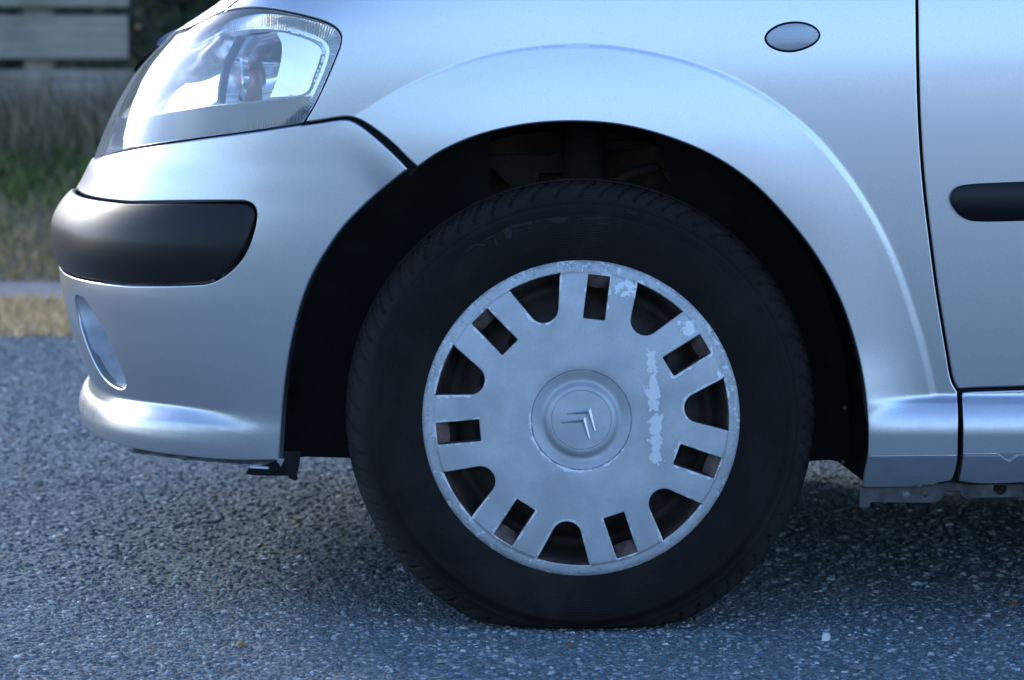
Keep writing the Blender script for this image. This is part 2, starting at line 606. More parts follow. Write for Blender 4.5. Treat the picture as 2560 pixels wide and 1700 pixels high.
def out_normals(P):
    """2D outward vertex normals for a counter-clockwise polygon"""
    e = np.roll(P, -1, 0) - P
    e /= np.maximum(np.linalg.norm(e, axis=1, keepdims=True), 1e-12)
    n = np.stack([e[:, 1], -e[:, 0]], 1)
    v = n + np.roll(n, 1, 0)
    l = np.maximum(np.linalg.norm(v, axis=1, keepdims=True), 1e-6)
    v = v / l
    c = np.maximum(np.sum(v * n, 1, keepdims=True), 0.45)
    return v, 1.0 / c


def shrink(P, d):
    if area2(P) < 0: P = P[::-1]
    v, k = out_normals(P)
    return P - v * k * d


def mindist(Q, B):
    d = np.full(len(Q), 1e9)
    for i in range(0, len(B), 64):
        b = B[i:i + 64]
        dd = ((Q[:, None, :] - b[None])**2).sum(2).min(1)
        d = np.minimum(d, dd)
    return np.sqrt(d)


def panel(name, surf, outer, mat, parent=None, holes=(), gap=0.0, roll=0.002, depth=0.014, grid=0.003, coarse=3,
          curv=0.03, rollout=True, flip=False, attr=None, thick=True, hole_depth=None, hole_roll=None, bounds_fine=None, extra=None, wall_mat=None):
    """a sheet of the surface surf(a,b)->(P,N), cut to a polygon, its edges rolled inwards"""
    outer = dedupe(np.asarray(outer, float))
    if area2(outer) < 0: outer = outer[::-1]
    if gap + (roll if rollout else 0) > 0:
        outer = dedupe(shrink(outer, gap + (roll if rollout else 0)))
    HS = []
    for h in holes:
        h = dedupe(np.asarray(h, float))
        if area2(h) < 0: h = h[::-1]
        v, k = out_normals(h)
        h = h + v * k * (hole_roll if hole_roll is not None else roll)
        HS.append(dedupe(h))
    lo, hi = outer.min(0), outer.max(0)
    na = int((hi[0] - lo[0]) / grid) + 1; nb = int((hi[1] - lo[1]) / grid) + 1
    ia, ib = np.meshgrid(np.arange(na), np.arange(nb), indexing='ij')
    ia = ia.ravel(); ib = ib.ravel()
    Q = np.stack([lo[0] + (ia + 0.5 * (ib % 2)) * grid, lo[1] + ib * grid], 1)
    keep = (ia % coarse == 0) & (ib % coarse == 0)
    if curv is not None:
        _, N0 = surf(Q[:, 0], Q[:, 1])
        _, N1 = surf(Q[:, 0] + grid, Q[:, 1]); _, N2 = surf(Q[:, 0], Q[:, 1] + grid)
        _, N3 = surf(Q[:, 0] - grid, Q[:, 1]); _, N4 = surf(Q[:, 0], Q[:, 1] - grid)
        cv = np.maximum(np.linalg.norm(N1 - N3, axis=1), np.linalg.norm(N2 - N4, axis=1))
        fine = cv > curv
        if bounds_fine is not None:
            fine &= (Q[:, 0] > bounds_fine[0]) & (Q[:, 0] < bounds_fine[1])
        keep |= fine
    Q = Q[keep]
    m = inside(outer, Q)
    Q = Q[m]
    bd = np.vstack([outer] + HS)
    for h in HS:
        Q = Q[~inside(h, Q)]
    if extra is not None:
        ex = extra[inside(outer, extra)]
        for h in HS:
            ex = ex[~inside(h, ex)]
        ex = ex[mindist(ex, bd) > grid * 0.5]
        Q = Q[mindist(Q, ex) > grid * 0.6]
        Q = np.vstack([Q, ex])
    Q = Q[mindist(Q, bd) > grid * 0.7]
    verts2 = [Vector(p) for p in bd] + [Vector(p) for p in Q]
    edges = []; st = 0
    for L in [outer] + HS:
        n = len(L)
        edges += [(st + i, st + (i + 1) % n) for i in range(n)]
        st += n
    vo, eo, fo, ov, oe, of = delaunay_2d_cdt(verts2, edges, [], 0, 1e-7)
    V2 = np.array([(v.x, v.y) for v in vo])
    T = np.array([f for f in fo if len(f) == 3])
    cen = V2[T].mean(1)
    ok = inside(outer, cen)
    for h in HS:
        ok &= ~inside(h, cen)
    T = T[ok]
    a = V2[T]
    ar = (a[:, 1, 0] - a[:, 0, 0]) * (a[:, 2, 1] - a[:, 0, 1]) - (a[:, 2, 0] - a[:, 0, 0]) * (a[:, 1, 1] - a[:, 0, 1])
    T[ar < 0] = T[ar < 0][:, ::-1]
    P, N = surf(V2[:, 0], V2[:, 1])
    verts = [P]; norms = [N]; faces = [tuple(t) for t in T]
    A = [attr(V2[:, 0], V2[:, 1])] if attr else None
    # orientation: does the 2D ccw triangle agree with N ?
    t0 = T[len(T) // 2]
    fn = np.cross(P[t0[1]] - P[t0[0]], P[t0[2]] - P[t0[0]])
    rev = np.dot(fn, N[t0[0]]) < 0
    base = len(P)
    wall_faces = []
    if thick:
        for li, L in enumerate([outer] + HS):
            sgn = 1 if li == 0 else -1
            rr = roll if (li == 0 or hole_roll is None) else hole_roll
            dp = depth if (li == 0 or hole_depth is None) else hole_depth
            v, _ = out_normals(L)
            v = v * sgn
            Pb, Nb = surf(L[:, 0], L[:, 1])
            e = 1e-4
            Pe, _ = surf(L[:, 0] + v[:, 0] * e, L[:, 1] + v[:, 1] * e)
            Tg = Pe - Pb
            Tg -= Nb * np.sum(Tg * Nb, 1, keepdims=True)
            Tg /= np.maximum(np.linalg.norm(Tg, axis=1, keepdims=True), 1e-12)
            n = len(L); rings = []
            prof = [(0, 0, 0.0)] + [(rr * math.sin(q), rr * (1 - math.cos(q)), q) for q in (math.pi / 6, math.pi / 3, math.pi / 2)]
            prof.append((rr, rr + dp, math.pi / 2))
            for (o_, d_, q) in prof:
                verts.append(Pb + Tg * o_ - Nb * d_)
                norms.append(Nb * math.cos(q) + Tg * math.sin(q))
                if A is not None: A.append(attr(L[:, 0], L[:, 1]))
                rings.append(base); base += n
            for r0, r1 in zip(rings[:-1], rings[1:]):
                if li > 0 and r1 == rings[-1]:
                    wall_faces += list(range(len(faces), len(faces) + n))
                for i in range(n):
                    j = (i + 1) % n
                    f = (r0 + i, r0 + j, r1 + j, r1 + i)
                    # ccw outer: outward wall
                    faces.append(f[::-1] if sgn > 0 else f)
    if rev:
        faces = [f[::-1] for f in faces]
    V = np.vstack(verts); NN = np.vstack(norms)
    if flip:
        faces = [f[::-1] for f in faces]; NN = -NN
    o = mesh_obj(name, V, faces, mat, parent, True, NN)
    if wall_mat is not None:
        o.data.materials.append(wall_mat)
        for i in wall_faces:
            o.data.polygons[i].material_index = 1
    if attr:
        at_ = o.data.attributes.new("rib", 'FLOAT', 'POINT')
        at_.data.foreach_set("value", np.concatenate(A).astype(np.float32))
    return o


def box(name, lo, hi, mat, parent=None, bev=0.0):
    (x0, y0, z0), (x1, y1, z1) = lo, hi
    if bev <= 0:
        v = [(x0, y0, z0), (x1, y0, z0), (x1, y1, z0), (x0, y1, z0), (x0, y0, z1), (x1, y0, z1), (x1, y1, z1), (x0, y1, z1)]
        f = [(0, 3, 2, 1), (4, 5, 6, 7), (0, 1, 5, 4), (1, 2, 6, 5), (2, 3, 7, 6), (3, 0, 4, 7)]
        return mesh_obj(name, v, f, mat, parent)
    import bmesh
    bm = bmesh.new()
    bmesh.ops.create_cube(bm, size=1)
    for q in bm.verts:
        q.co = Vector((x0 + (q.co.x + .5) * (x1 - x0), y0 + (q.co.y + .5) * (y1 - y0), z0 + (q.co.z + .5) * (z1 - z0)))
    bmesh.ops.bevel(bm, geom=bm.edges[:], offset=bev, segments=2, affect='EDGES')
    me = bpy.data.meshes.new(name); bm.to_mesh(me); bm.free()
    me.materials.append(mat)
    return link(bpy.data.objects.new(name, me), parent)


def lathe(name, prof, mat, parent=None, n=96, cy=0.0, closed=False):
    """prof: list of (radius, y) revolved about the Y axis"""
    v = []; f = []
    m = len(prof)
    for i in range(n):
        a = 2 * math.pi * i / n
        for r, y in prof:
            v.append((r * math.cos(a), y, r * math.sin(a)))
    for i in range(n):
        j = (i + 1) % n
        for k in range(m - 1 + (1 if closed else 0)):
            k2 = (k + 1) % m
            f.append((i * m + k, i * m + k2, j * m + k2, j * m + k))
    return mesh_obj(name, v, f, mat, parent, True)


def tube(name, pts, rad, mat, parent=None, n=10):
    P = [Vector(p) for p in pts]; v = []; f = []
    for i, p in enumerate(P):
        d = (P[min(i + 1, len(P) - 1)] - P[max(i - 1, 0)]).normalized()
        a = d.orthogonal().normalized(); b = d.cross(a)
        r = rad[i] if hasattr(rad, '__len__') else rad
        for k in range(n):
            t = 2 * math.pi * k / n
            v.append(p + a * r * math.cos(t) + b * r * math.sin(t))
    for i in range(len(P) - 1):
        for k in range(n):
            f.append((i * n + k, i * n + (k + 1) % n, (i + 1) * n + (k + 1) % n, (i + 1) * n + k))
    f.append(tuple(range(n))[::-1]); f.append(tuple((len(P) - 1) * n + k for k in range(n)))
    return mesh_obj(name, v, f, mat, parent, True)


# ------------------------------------------------------------------ the setting
def quad_sheet(name, x0, x1, y0, y1, z, mat):
    z = z + GZ
    o = mesh_obj(name, [(x0, y0, z), (x1, y0, z), (x1, y1, z), (x0, y1, z)], [(0, 1, 2, 3)], mat)
    return tag(o, kind="structure")


Y_EDGE = ground_at(60, 842)[1]         # far edge of the asphalt
Y_STRIP0 = ground_at(60, 752)[1]
Y_STRIP1 = ground_at(60, 708)[1]
SOIL = mat_soil("dry_soil", (0.22, 0.17, 0.11), (0.36, 0.29, 0.20), 6)
FIELD = mat_soil("field_grass", (0.07, 0.075, 0.03), (0.17, 0.14, 0.08), 0.15)
CONC = mat_soil("worn_concrete", (0.26, 0.25, 0.24), (0.40, 0.39, 0.375), 9)
quad_sheet("ground", -2500, 2500, -2500, 2500, -0.012, FIELD)
quad_sheet("road", -120, 120, -9.0, Y_EDGE, 0.0, ASPHALT)
Y_B0, Y_B1, H_B = 5.65, 7.75, 0.42       # the verge rises to the fence


def verge_z(x, y):
    t = np.clip((np.asarray(y, float) - Y_B0) / (Y_B1 - Y_B0), 0, 1)
    return GZ - 0.004 + H_B * (0.7 * t + 0.3 * t * t * (3 - 2 * t)) + 0.03 * t * np.sin(np.asarray(x) * 1.7 + 3 * t)


_vx = np.concatenate([[-120], np.linspace(-8, 8, 81), [120]])
_vy = np.concatenate([[Y_EDGE, Y_B0], np.linspace(Y_B0 + 0.1, Y_B1, 18), [9.4, 30]])
_vv = [(x, y, float(verge_z(x, y))) for x in _vx for y in _vy]
_n = len(_vy)
tag(mesh_obj("verge", _vv, [(i * _n + j, (i + 1) * _n + j, (i + 1) * _n + j + 1, i * _n + j + 1) for i in range(len(_vx) - 1) for j in range(_n - 1)], SOIL, None, True), kind="structure")
quad_sheet("footpath", -120, 120, Y_STRIP0, Y_STRIP1, 0.004, CONC)

def bank():
    rng = np.random.RandomState(5)
    xs = np.linspace(-12, 12, 60); ys = np.linspace(9.4, 13.5, 14)
    v = []; f = []
    for x in xs:
        for y in ys:
            t = min(1, (y - 9.4) / 2.8)
            v.append((x, y, 0.38 + 2.0 * (t * t * (3 - 2 * t)) + (rng.randn() * 0.07 if t > 0 else 0)))
    n = len(ys)
    for i in range(len(xs) - 1):
        for j in range(n - 1):
            f.append((i * n + j, (i + 1) * n + j, (i + 1) * n + j + 1, i * n + j + 1))
    return tag(mesh_obj("bank", v, f, mat_soil("bank_undergrowth", (0.02, 0.028, 0.012), (0.06, 0.06, 0.03), 2.5), None, True), kind="structure")


bank()
# low hills beyond the field behind the photographer (seen as the horizon in the paint)
def hills(name, y0, amp, seed, mat, zbase=0):
    rng = np.random.RandomState(seed)
    xs = np.linspace(-900, 900, 420)
    h = np.zeros_like(xs)
    for k in range(1, 9):
        h += rng.randn() / k * np.sin(xs / 900 * k * 2.2 + rng.rand() * 6.28)
    h = (h - h.min()) / (h.max() - h.min()) * amp + amp * 0.35
    v = []; f = []
    prof = [(0, 0.0), (0.2, 0.25), (0.5, 0.7), (0.8, 0.95), (1.0, 1.0), (1.3, 0.6), (1.6, 0.0)]
    for i, x in enumerate(xs):
        for t, q in prof:
            v.append((x + rng.randn() * 1.5, y0 - t * 160, zbase + h[i] * q - 0.05 + rng.randn() * amp * 0.05 * (q > 0)))
    m = len(prof)
    for i in range(len(xs) - 1):
        for k in range(m - 1):
            f.append((i * m + k, i * m + k + 1, (i + 1) * m + k + 1, (i + 1) * m + k))
    o = mesh_obj(name, v, f, mat, None, True)
    return tag(o, kind="structure")


HILL = mat_soil("hill_scrub", (0.05, 0.06, 0.03), (0.15, 0.125, 0.08), 0.03)
hills("hills", -260, 12, 3, HILL)

# ------------------------------------------------------------------ body surface of the car
YC = 0.83                                   # half width of the car
XS = -0.02                                  # x where the plan curve starts to turn
_phi = pchip([-3.6, 0, 0.15, 0.25, 0.35, 0.45, 0.55, 0.65, 0.75, 0.90, 1.15, 1.30, 1.5],
             [0, 0, 4, 9, 18, 33, 50, 65, 75, 82, 88, 90, 90])
_ds = 0.0005
_s = np.arange(-3.4, 1.45, _ds)
_ph = np.radians(np.where(_s < 0, 0, _phi(_s)))
_x = XS + 3.4 - np.concatenate([[0], np.cumsum(0.5 * (np.cos(_ph[1:]) + np.cos(_ph[:-1])) * _ds)])
_y = np.concatenate([[0], np.cumsum(0.5 * (np.sin(_ph[1:]) + np.sin(_ph[:-1])) * _ds)])
SE = float(np.interp(YC, _y, _s))           # arc length at the centre line

# side: inset from the tilt of the flank
_zz = np.linspace(0.0, 1.0, 1001)
_tl = pchip([0, 0.25, 0.35, 0.45, 0.55, 0.62, 0.66, 0.70, 0.75, 0.80, 0.86, 0.92, 1.0], [-3.0, -2.6, -2.0, -1.3, -0.5, 0.0, 0.5, 1.5, 3.8, 6.5, 10, 14, 20])(_zz)
_is = np.concatenate([[0], np.cumsum(np.tan(np.radians(_tl[1:])) * 0.001)])
_is -= _is.min()
Iside = lambda z: np.interp(z, _zz, _is)
wgt = lambda ph: 1 - np.cos(ph)

# nose: inset solved from the silhouette traced in the photograph (display pixels)
SIL = [(560, -40), (510, 0), (415, 64), (360, 115), (312, 170), (265, 250), (238, 310), (222, 350), (205, 380), (185, 420), (158, 467),
       (140, 520), (135, 570), (136, 620), (141, 658), (150, 700), (165, 760), (179, 800), (198, 845), (207, 866), (204, 882), (193, 896), (185, 912),
       (182, 930), (187, 952), (203, 980), (221, 1002), (248, 1026), (290, 1050)]
zi = []
_sel = np.arange(0.2, SE, 0.004)
_sx = np.interp(_sel, _s, _x); _sy = np.interp(_sel, _s, _y); _sp = np.interp(_sel, _s, _ph)
for (dx_, dy_) in SIL:
    px, py = dx_ * K, dy_ * K
    lo, hi = -0.1, 0.6
    for _ in range(40):
        mid = 0.5 * (lo + hi)
        Yg = _sy.copy()
        for _k in range(3):
            zg = zrow(py, Yg)
            I = (1 - wgt(_sp)) * Iside(zg) + wgt(_sp) * mid
            Yg = _sy + np.cos(_sp) * I
        xg = _sx + np.sin(_sp) * I
        pxs, _q = project(np.stack([xg, Yg, zg], 1))
        if pxs.min() < px: lo = mid
        else: hi = mid
    zi.append((float(zg[np.argmin(pxs)]), mid))
zi.sort()
INOSE = pchip([a for a, b in zi], [b for a, b in zi])
Z_BOT = zi[0][0]

U_W, Z_W = 0.0, 0.268                        # wheel centre


def body_raw(s, z, Doff):
    s = np.asarray(s, float); z = np.asarray(z, float)
    mir = s > SE
    sm = np.where(mir, 2 * SE - s, s)
    ph = np.interp(sm, _s, _ph)
    I = (1 - wgt(ph)) * Iside(z) + wgt(ph) * INOSE(z) - (Doff(sm, z) if Doff else 0)
    x = np.interp(sm, _s, _x) + np.sin(ph) * I
    y = np.interp(sm, _s, _y) + np.cos(ph) * I
    y = np.where(mir, 2 * YC - y, y)
    return np.stack([x, y, z + 0 * x], -1)


def make_px2sz(Doff):
    S, Z = np.meshgrid(np.arange(-0.75, 0.95, 0.006), np.arange(0.14, 0.9, 0.006), indexing='ij')
    S = S.ravel(); Z = Z.ravel()
    P = body_raw(S, Z, Doff)
    N = normal_of(lambda a, b: body_raw(a, b, Doff), S, Z)
    vis = np.sum(N * (P - CAM), 1) < 0
    S = S[vis]; Z = Z[vis]
    gx, gy = project(P[vis])

    def f(px, py):
        px, py = float(px), float(py)
        i = np.argmin((gx - px)**2 + (gy - py)**2)
        s, z = S[i], Z[i]
        for _ in range(8):
            e = 1e-3
            p = body_raw(np.array([s, s + e, s]), np.array([z, z, z + e]), Doff)
            x, y = project(p)
            J = np.array([[(x[1] - x[0]) / e, (x[2] - x[0]) / e], [(y[1] - y[0]) / e, (y[2] - y[0]) / e]])
            r = np.array([px - x[0], py - y[0]])
            if abs(np.linalg.det(J)) < 1e3: break
            d = np.clip(np.linalg.solve(J, r), -0.01, 0.01)
            s += d[0]; z += d[1]
            if np.abs(r).max() < 0.05: break
        return s, z
    return f


def normal_of(fn, a, b, e=8e-4):
    du = fn(a + e, b) - fn(a - e, b)
    dv = fn(a, b + e) - fn(a, b - e)
    n = np.cross(du, dv)            # s runs to -x, z up: (-x) x (z) = outward (-y)?
    n /= np.maximum(np.linalg.norm(n, axis=-1, keepdims=True), 1e-12)
    return -n if OUTFLIP else n


OUTFLIP = False
_t = normal_of(lambda a, b: body_raw(a, b, None), np.array([-0.3]), np.array([0.4]))
OUTFLIP = _t[0, 1] > 0

px0 = make_px2sz(None)


def D2(pts, f):
    return np.array([f(x * K, y * K) for x, y in pts])


# flare edge round the arch, in (u,z), u = XS - s
FL = D2([(800, 272), (820, 262), (900, 213), (1000, 165), (1100, 128), (1200, 107), (1300, 98), (1400, 100), (1500, 115), (1600, 140), (1700, 180),
         (1800, 240), (1880, 305), (1950, 385), (2020, 490), (2070, 590), (2110, 700), (2140, 800), (2157, 870), (2167, 930), (2176, 1010)], px0)
flu, flz = XS - FL[:, 0], FL[:, 1]
fl_th = np.degrees(np.arctan2(flz - Z_W, -(flu - U_W)))
fl_r = np.hypot(flu - U_W, flz - Z_W)
RO = pchip(fl_th, fl_r)
A_T = pchip([40, 55, 70, 90, 120, 150, 175, 200], [0.0, 0.0, 0.0002, 0.0006, 0.0010, 0.0013, 0.0019, 0.002])
W_T = pchip([40, 60, 90, 120, 170, 200], [0.008, 0.008, 0.008, 0.010, 0.013, 0.014])
K_T = pchip([40, 52, 75, 100, 140, 175, 200], [0.0, 0.07, 0.14, 0.14, 0.10, 0.05, 0.04])
C_T = pchip([40, 140, 165, 180, 200], [0.0, 0.0, 0.005, 0.012, 0.013])
Z_SILL = px0(2290 * K, 903 * K)[1]
Z_CREASE = px0(2290 * K, 1050 * K)[1]
LIPX = D2([(215, 905), (300, 935), (400, 950), (480, 962), (560, 980), (640, 992)], px0)
lip_z = pchip(LIPX[::-1, 0] if LIPX[0, 0] > LIPX[-1, 0] else LIPX[:, 0], LIPX[::-1, 1] if LIPX[0, 0] > LIPX[-1, 0] else LIPX[:, 1])
s_lip0, s_lip1 = LIPX[0, 0], LIPX[-1, 0]


def Doff(s, z):
    u = XS - s
    th = np.degrees(np.arctan2(z - Z_W, -(u - U_W)))
    th = np.where(th < -90, th + 360, th)
    r = np.hypot(u - U_W, z - Z_W)
    thc = np.clip(th, 45, 196)
    t = RO(thc) - r
    a = A_T(thc) * sstep(t / W_T(thc)) + K_T(thc) * (np.clip(t, 0, 0.13) - np.clip(t, 0, 0.13)**2 / 0.30) * sstep(t / 0.006) + C_T(thc) * sstep(t / 0.12)
    a = a * sstep((th - 46) / 8)
    # lower rear of the fender: flare follows a vertical edge
    a = np.where((th > 196) | (th < -60), 0.0, a)
    ts = Z_SILL - z
    q = np.clip(ts / 0.055, 0, 1)
    b = 0.019 * (1 - (1 - q)**2) * sstep(ts / 0.014) * sstep((u - 0.28) / 0.1)
    e = 0.005
    d = 0.5 * (a + b + np.sqrt((a - b)**2 + e * e)) - e / 2
    d = d - sstep((u - 0.2) / 0.1) * np.clip(Z_CREASE - z, 0, 1) * 0.30 - sstep((u - 0.2) / 0.1) * np.clip(Z_CREASE - 0.012 - z, 0, 1)**2 * 5
    # chin lip running back along the bumper's flank
    sc = np.clip(s, min(s_lip0, s_lip1), max(s_lip0, s_lip1))
    L = 0.010 * sstep((s - s_lip1) / 0.22) * (1 - sstep((s - 0.50) / 0.3))
    d = d + L * sstep((lip_z(sc) - z) / 0.024 + 0.5)
    return d


def body(s, z):
    return body_raw(s, z, Doff)


def surf(off=0.0):
    def f(s, z):
        P = body(s, z)
        N = normal_of(body, s, z)
        return P + N * off, N
    return f


BODY = surf(0.0)
sz = make_px2sz(Doff)


def TR(pts, f=None):
    return np.array([sz(x * K, y * K) for x, y in pts])


def TP(pts):
    return np.array([sz(x, y) for x, y in pts])


# ------------------------------------------------------------------ traced outlines
CURVE = 0.005
GAP_BF = TR([(697, 285), (740, 279), (775, 273), (800, 271), (822, 275), (850, 290), (900, 328), (935, 362), (962, 388)])
GAP_BB = TR([(697, 286), (740, 280), (775, 274.5), (800, 273), (818, 279), (844, 296), (891, 336), (924, 368), (945, 391)])
ARCH_F = TR([(945, 391), (915, 413), (870, 450), (830, 487), (790, 530), (755, 580), (725, 630), (700, 690), (683, 750), (668, 820), (658, 890), (651, 960), (647, 1020), (645, 1070)])
ARCH_R = TR([(962, 388), (1010, 355), (1070, 326), (1130, 306), (1220, 288), (1320, 282), (1430, 290), (1540, 318), (1640, 360), (1730, 420), (1810, 500),
             (1880, 590), (1935, 690), (1970, 790), (1990, 880), (1999, 960), (2000, 1040), (1993, 1090), (1986, 1126)])
DOORGAP = TR([(2209, 903), (2196, 880), (2184, 820), (2174, 760), (2158, 660), (2145, 560), (2135, 480), (2126, 390), (2119, 280), (2115, 150), (2113, 0)])
HL_TOP = TP([(493, 62), (556, 30), (600, 22), (645, 20), (704, 28), (763, 41), (817, 58), (843, 75), (852, 92), (850, 112), (837, 147), (808, 215), (781, 270), (757, 308)])
HL_BOT = TP([(757, 308), (645, 325), (526, 341), (407, 358), (319, 373), (262, 386)])
ZTOP = 0.86


def uz(u, z):
    return np.array([XS - u, z])


s_dt, z_dt = DOORGAP[-1]
cm = lambda P, c=(): catmull(P, CURVE, False, c)

# hood seam: from the headlight's upper tip, up and back
seam = cm(np.array([HL_TOP[1], HL_TOP[1] + (-0.09, 0.050), HL_TOP[1] + (-0.22, 0.10), (HL_TOP[1][0] - 0.42, ZTOP)]))
if seam[:, 1].max() > ZTOP:
    seam[:, 1] = np.minimum(seam[:, 1], ZTOP)

car = empty("car", (0, 0, 0))
tag(car, "silver metallic hatchback with a scuffed wheel cover parked on the asphalt", "car")

# ---- front fender
f_poly = np.vstack([cm(GAP_BF), cm(ARCH_R)[1:],
                    cm(TR([(1986, 1126), (2060, 1126), (2140, 1120), (2196, 1110)]))[1:],
                    cm(TR([(2196, 1110), (2207, 1075), (2211, 1000), (2211, 940), (2209, 903)]))[1:],
                    cm(DOORGAP)[1:],
                    resample_open(np.array([(s_dt, z_dt), (s_dt, ZTOP), (seam[-1][0], ZTOP)]), 0.02)[1:-1],
                    seam[::-1],
                    cm(HL_TOP[1:])[1:-1]])
ch = None
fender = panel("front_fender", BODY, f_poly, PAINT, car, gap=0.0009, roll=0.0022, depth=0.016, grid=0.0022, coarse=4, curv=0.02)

# ---- front bumper (whole width)
z_bt = HL_BOT[-1][1]; s_bt = HL_BOT[-1][0]
B_BOT = TP([(701, 1155), (610, 1154), (528, 1150), (421, 1139), (336, 1125), (272, 1107)])
b_left = np.vstack([cm(ARCH_F)[::-1], cm(GAP_BB)[::-1][1:], cm(HL_BOT)[1:], resample_open(np.array([HL_BOT[-1], (SE * 0.8, z_bt - 0.012), (SE, z_bt - 0.016)]), 0.02)[1:-1]])
b_left = b_left[b_left[:, 0] < SE - 0.004]
b_bot = np.vstack([cm(B_BOT), resample_open(np.array([B_BOT[-1], (SE, B_BOT[-1][1] - 0.004)]), 0.02)[1:-1]])
b_bot = b_bot[b_bot[:, 0] < SE - 0.004]
mir = lambda P: np.stack([2 * SE - P[:, 0], P[:, 1]], 1)
half = np.vstack([b_bot[::-1], b_left])                # centre-bottom -> arch -> top -> centre
b_poly = np.vstack([half, mir(half)[::-1]])
ST_R = TR([(300, 465), (430, 464), (540, 464), (566, 465), (582, 472), (590, 486), (591, 505), (583, 540), (565, 583), (540, 616), (510, 640), (480, 653), (430, 657), (300, 659)])
s_in = 1.02
st_poly = np.vstack([cm(ST_R), cm(np.array([ST_R[-1], (0.78, ST_R[-1][1] - 0.001), (s_in - 0.02, ST_R[-1][1])]))[1:],
                     cm(np.array([(s_in, ST_R[-1][1] + 0.02), (s_in, ST_R[0][1] - 0.02)])),
                     cm(np.array([(s_in - 0.02, ST_R[0][1]), (0.78, ST_R[0][1]), ST_R[0]]))[:-1]])
FOG = TR([(173, 688), (184, 684), (200, 698), (222, 732), (246, 772), (266, 818), (282, 862), (289, 888), (280, 897), (258, 889), (236, 868), (214, 830), (196, 786), (181, 735)])
fog_poly = catmull(FOG, 0.004, True)
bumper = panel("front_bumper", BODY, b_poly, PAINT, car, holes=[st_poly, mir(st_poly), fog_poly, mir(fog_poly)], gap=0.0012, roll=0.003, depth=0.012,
               grid=0.003, coarse=4, curv=0.025, bounds_fine=(-1, 1.0), hole_roll=0.0025, hole_depth=0.008)
tag(bumper, "silver front bumper with black rubbing strip and fog lamp recess")

_gm = cm(GAP_BF)
_gn = np.stack([np.gradient(_gm[:, 1]), -np.gradient(_gm[:, 0])], 1); _gn /= np.linalg.norm(_gn, axis=1, keepdims=True)
panel("gap_seal", surf(-0.012), np.vstack([_gm + _gn * 0.016, (_gm - _gn * 0.016)[::-1]]), SEAL, bumper, roll=0.0005, depth=0.002, grid=0.006, coarse=1, curv=None)

# strip, swollen in its middle
st_lo, st_hi = ST_R[-1][1], ST_R[0][1]


def strip_surf(s, z):
    def fn(a, b):
        t = np.clip((b - st_lo) / (st_hi - st_lo), -0.05, 1.05)
        h = 0.0015 + (0.0075 + 0.005 * sstep((a - 0.40) / 0.3)) * (1 - np.abs(2 * t - 1.06)**1.6)
        e = sstep((a - ST_R[:, 0].min()) / 0.03 + 0.15)
        P = body(a, b)
        N = normal_of(body, a, b)
        return P + N * (h * e)[..., None]
    return fn(s, z), normal_of(fn, s, z)


strip = panel("bumper_strip", strip_surf, st_poly, BLACKPL, bumper, gap=0.0022, roll=0.003, depth=0.012, grid=0.004, coarse=2, curv=0.02)
s2 = strip.copy(); link(s2, bumper); s2.scale = (1, -1, 1); s2.location = (0, 2 * YC, 0)


# fog lamp scoop: painted tunnel narrowing to a lamp
def fog_scoop(poly, mirror=False):
    P, N = BODY(poly[:, 0], poly[:, 1])
    c = P.mean(0); n = N.mean(0); n /= np.linalg.norm(n)
    rings = []
    inv = np.array([0.93, 0.36, 0.0]); inv /= np.linalg.norm(inv)
    for t, sc in ((0, 1.015), (0.005, 0.985), (0.014, 0.94), (0.026, 0.86), (0.039, 0.75), (0.050, 0.63), (0.058, 0.52), (0.062, 0.43)):
        q = c + (P - c) * sc - N * 0.002 * (t == 0) + inv * t
        if t > 0.0:
            pl = np.dot(q - (c + inv * t), inv)
            fl = min(1.0, t / 0.062)
            q = q - np.outer(pl, inv) * fl
        rings.append(q)
    m = len(P); v = np.vstack(rings); f = []
    for k in range(len(rings) - 1):
        for i in range(m):
            j = (i + 1) % m
            f.append((k * m + i, (k + 1) * m + i, (k + 1) * m + j, k * m + j))
    sc_o = mesh_obj("fog_lamp_recess", v, f, RECESS, bumper, True)
    last = rings[-1]; cc = last.mean(0)
    lv = [cc - inv * 0.012] + [cc + (p - cc) * 0.5 - inv * 0.009 for p in last] + [p - inv * 0.001 for p in last]
    lf = [(0, 1 + i, 1 + (i + 1) % m) for i in range(m)] + [(1 + i, 1 + m + i, 1 + m + (i + 1) % m, 1 + (i + 1) % m) for i in range(m)]
    lamp = mesh_obj("fog_lamp", lv, lf, SATIN, bumper, True)
    return sc_o, lamp


for o in fog_scoop(fog_poly):
    c2 = o.copy(); link(c2, bumper); c2.scale = (1, -1, 1); c2.location = (0, 2 * YC, 0)

# thin undertray edge below the bumper and the dark flap at its rear corner
ub = cm(TP([(690, 1152), (600, 1150), (528, 1146), (421, 1135), (336, 1124), (300, 1116)]))
Pu, Nu = BODY(ub[:, 0], ub[:, 1])
v = []; f = []
for i, p in enumerate(Pu):
    nn = np.array([Nu[i][0], Nu[i][1], 0]); nn /= np.linalg.norm(nn)
    a = p - nn * 0.012
    for dz_, dn in ((-0.003, -0.012), (-0.0065, 0.002), (-0.0080, 0.002), (-0.0080, -0.03)):
        v.append(a + nn * dn + np.array([0, 0, dz_]))
for i in range(len(Pu) - 1):
    for k in range(3):
        f.append((i * 4 + k, i * 4 + 4 + k, i * 4 + 5 + k, i * 4 + 1 + k))
mesh_obj("undertray_edge", v, f, UNDERTRAY, bumper, False)


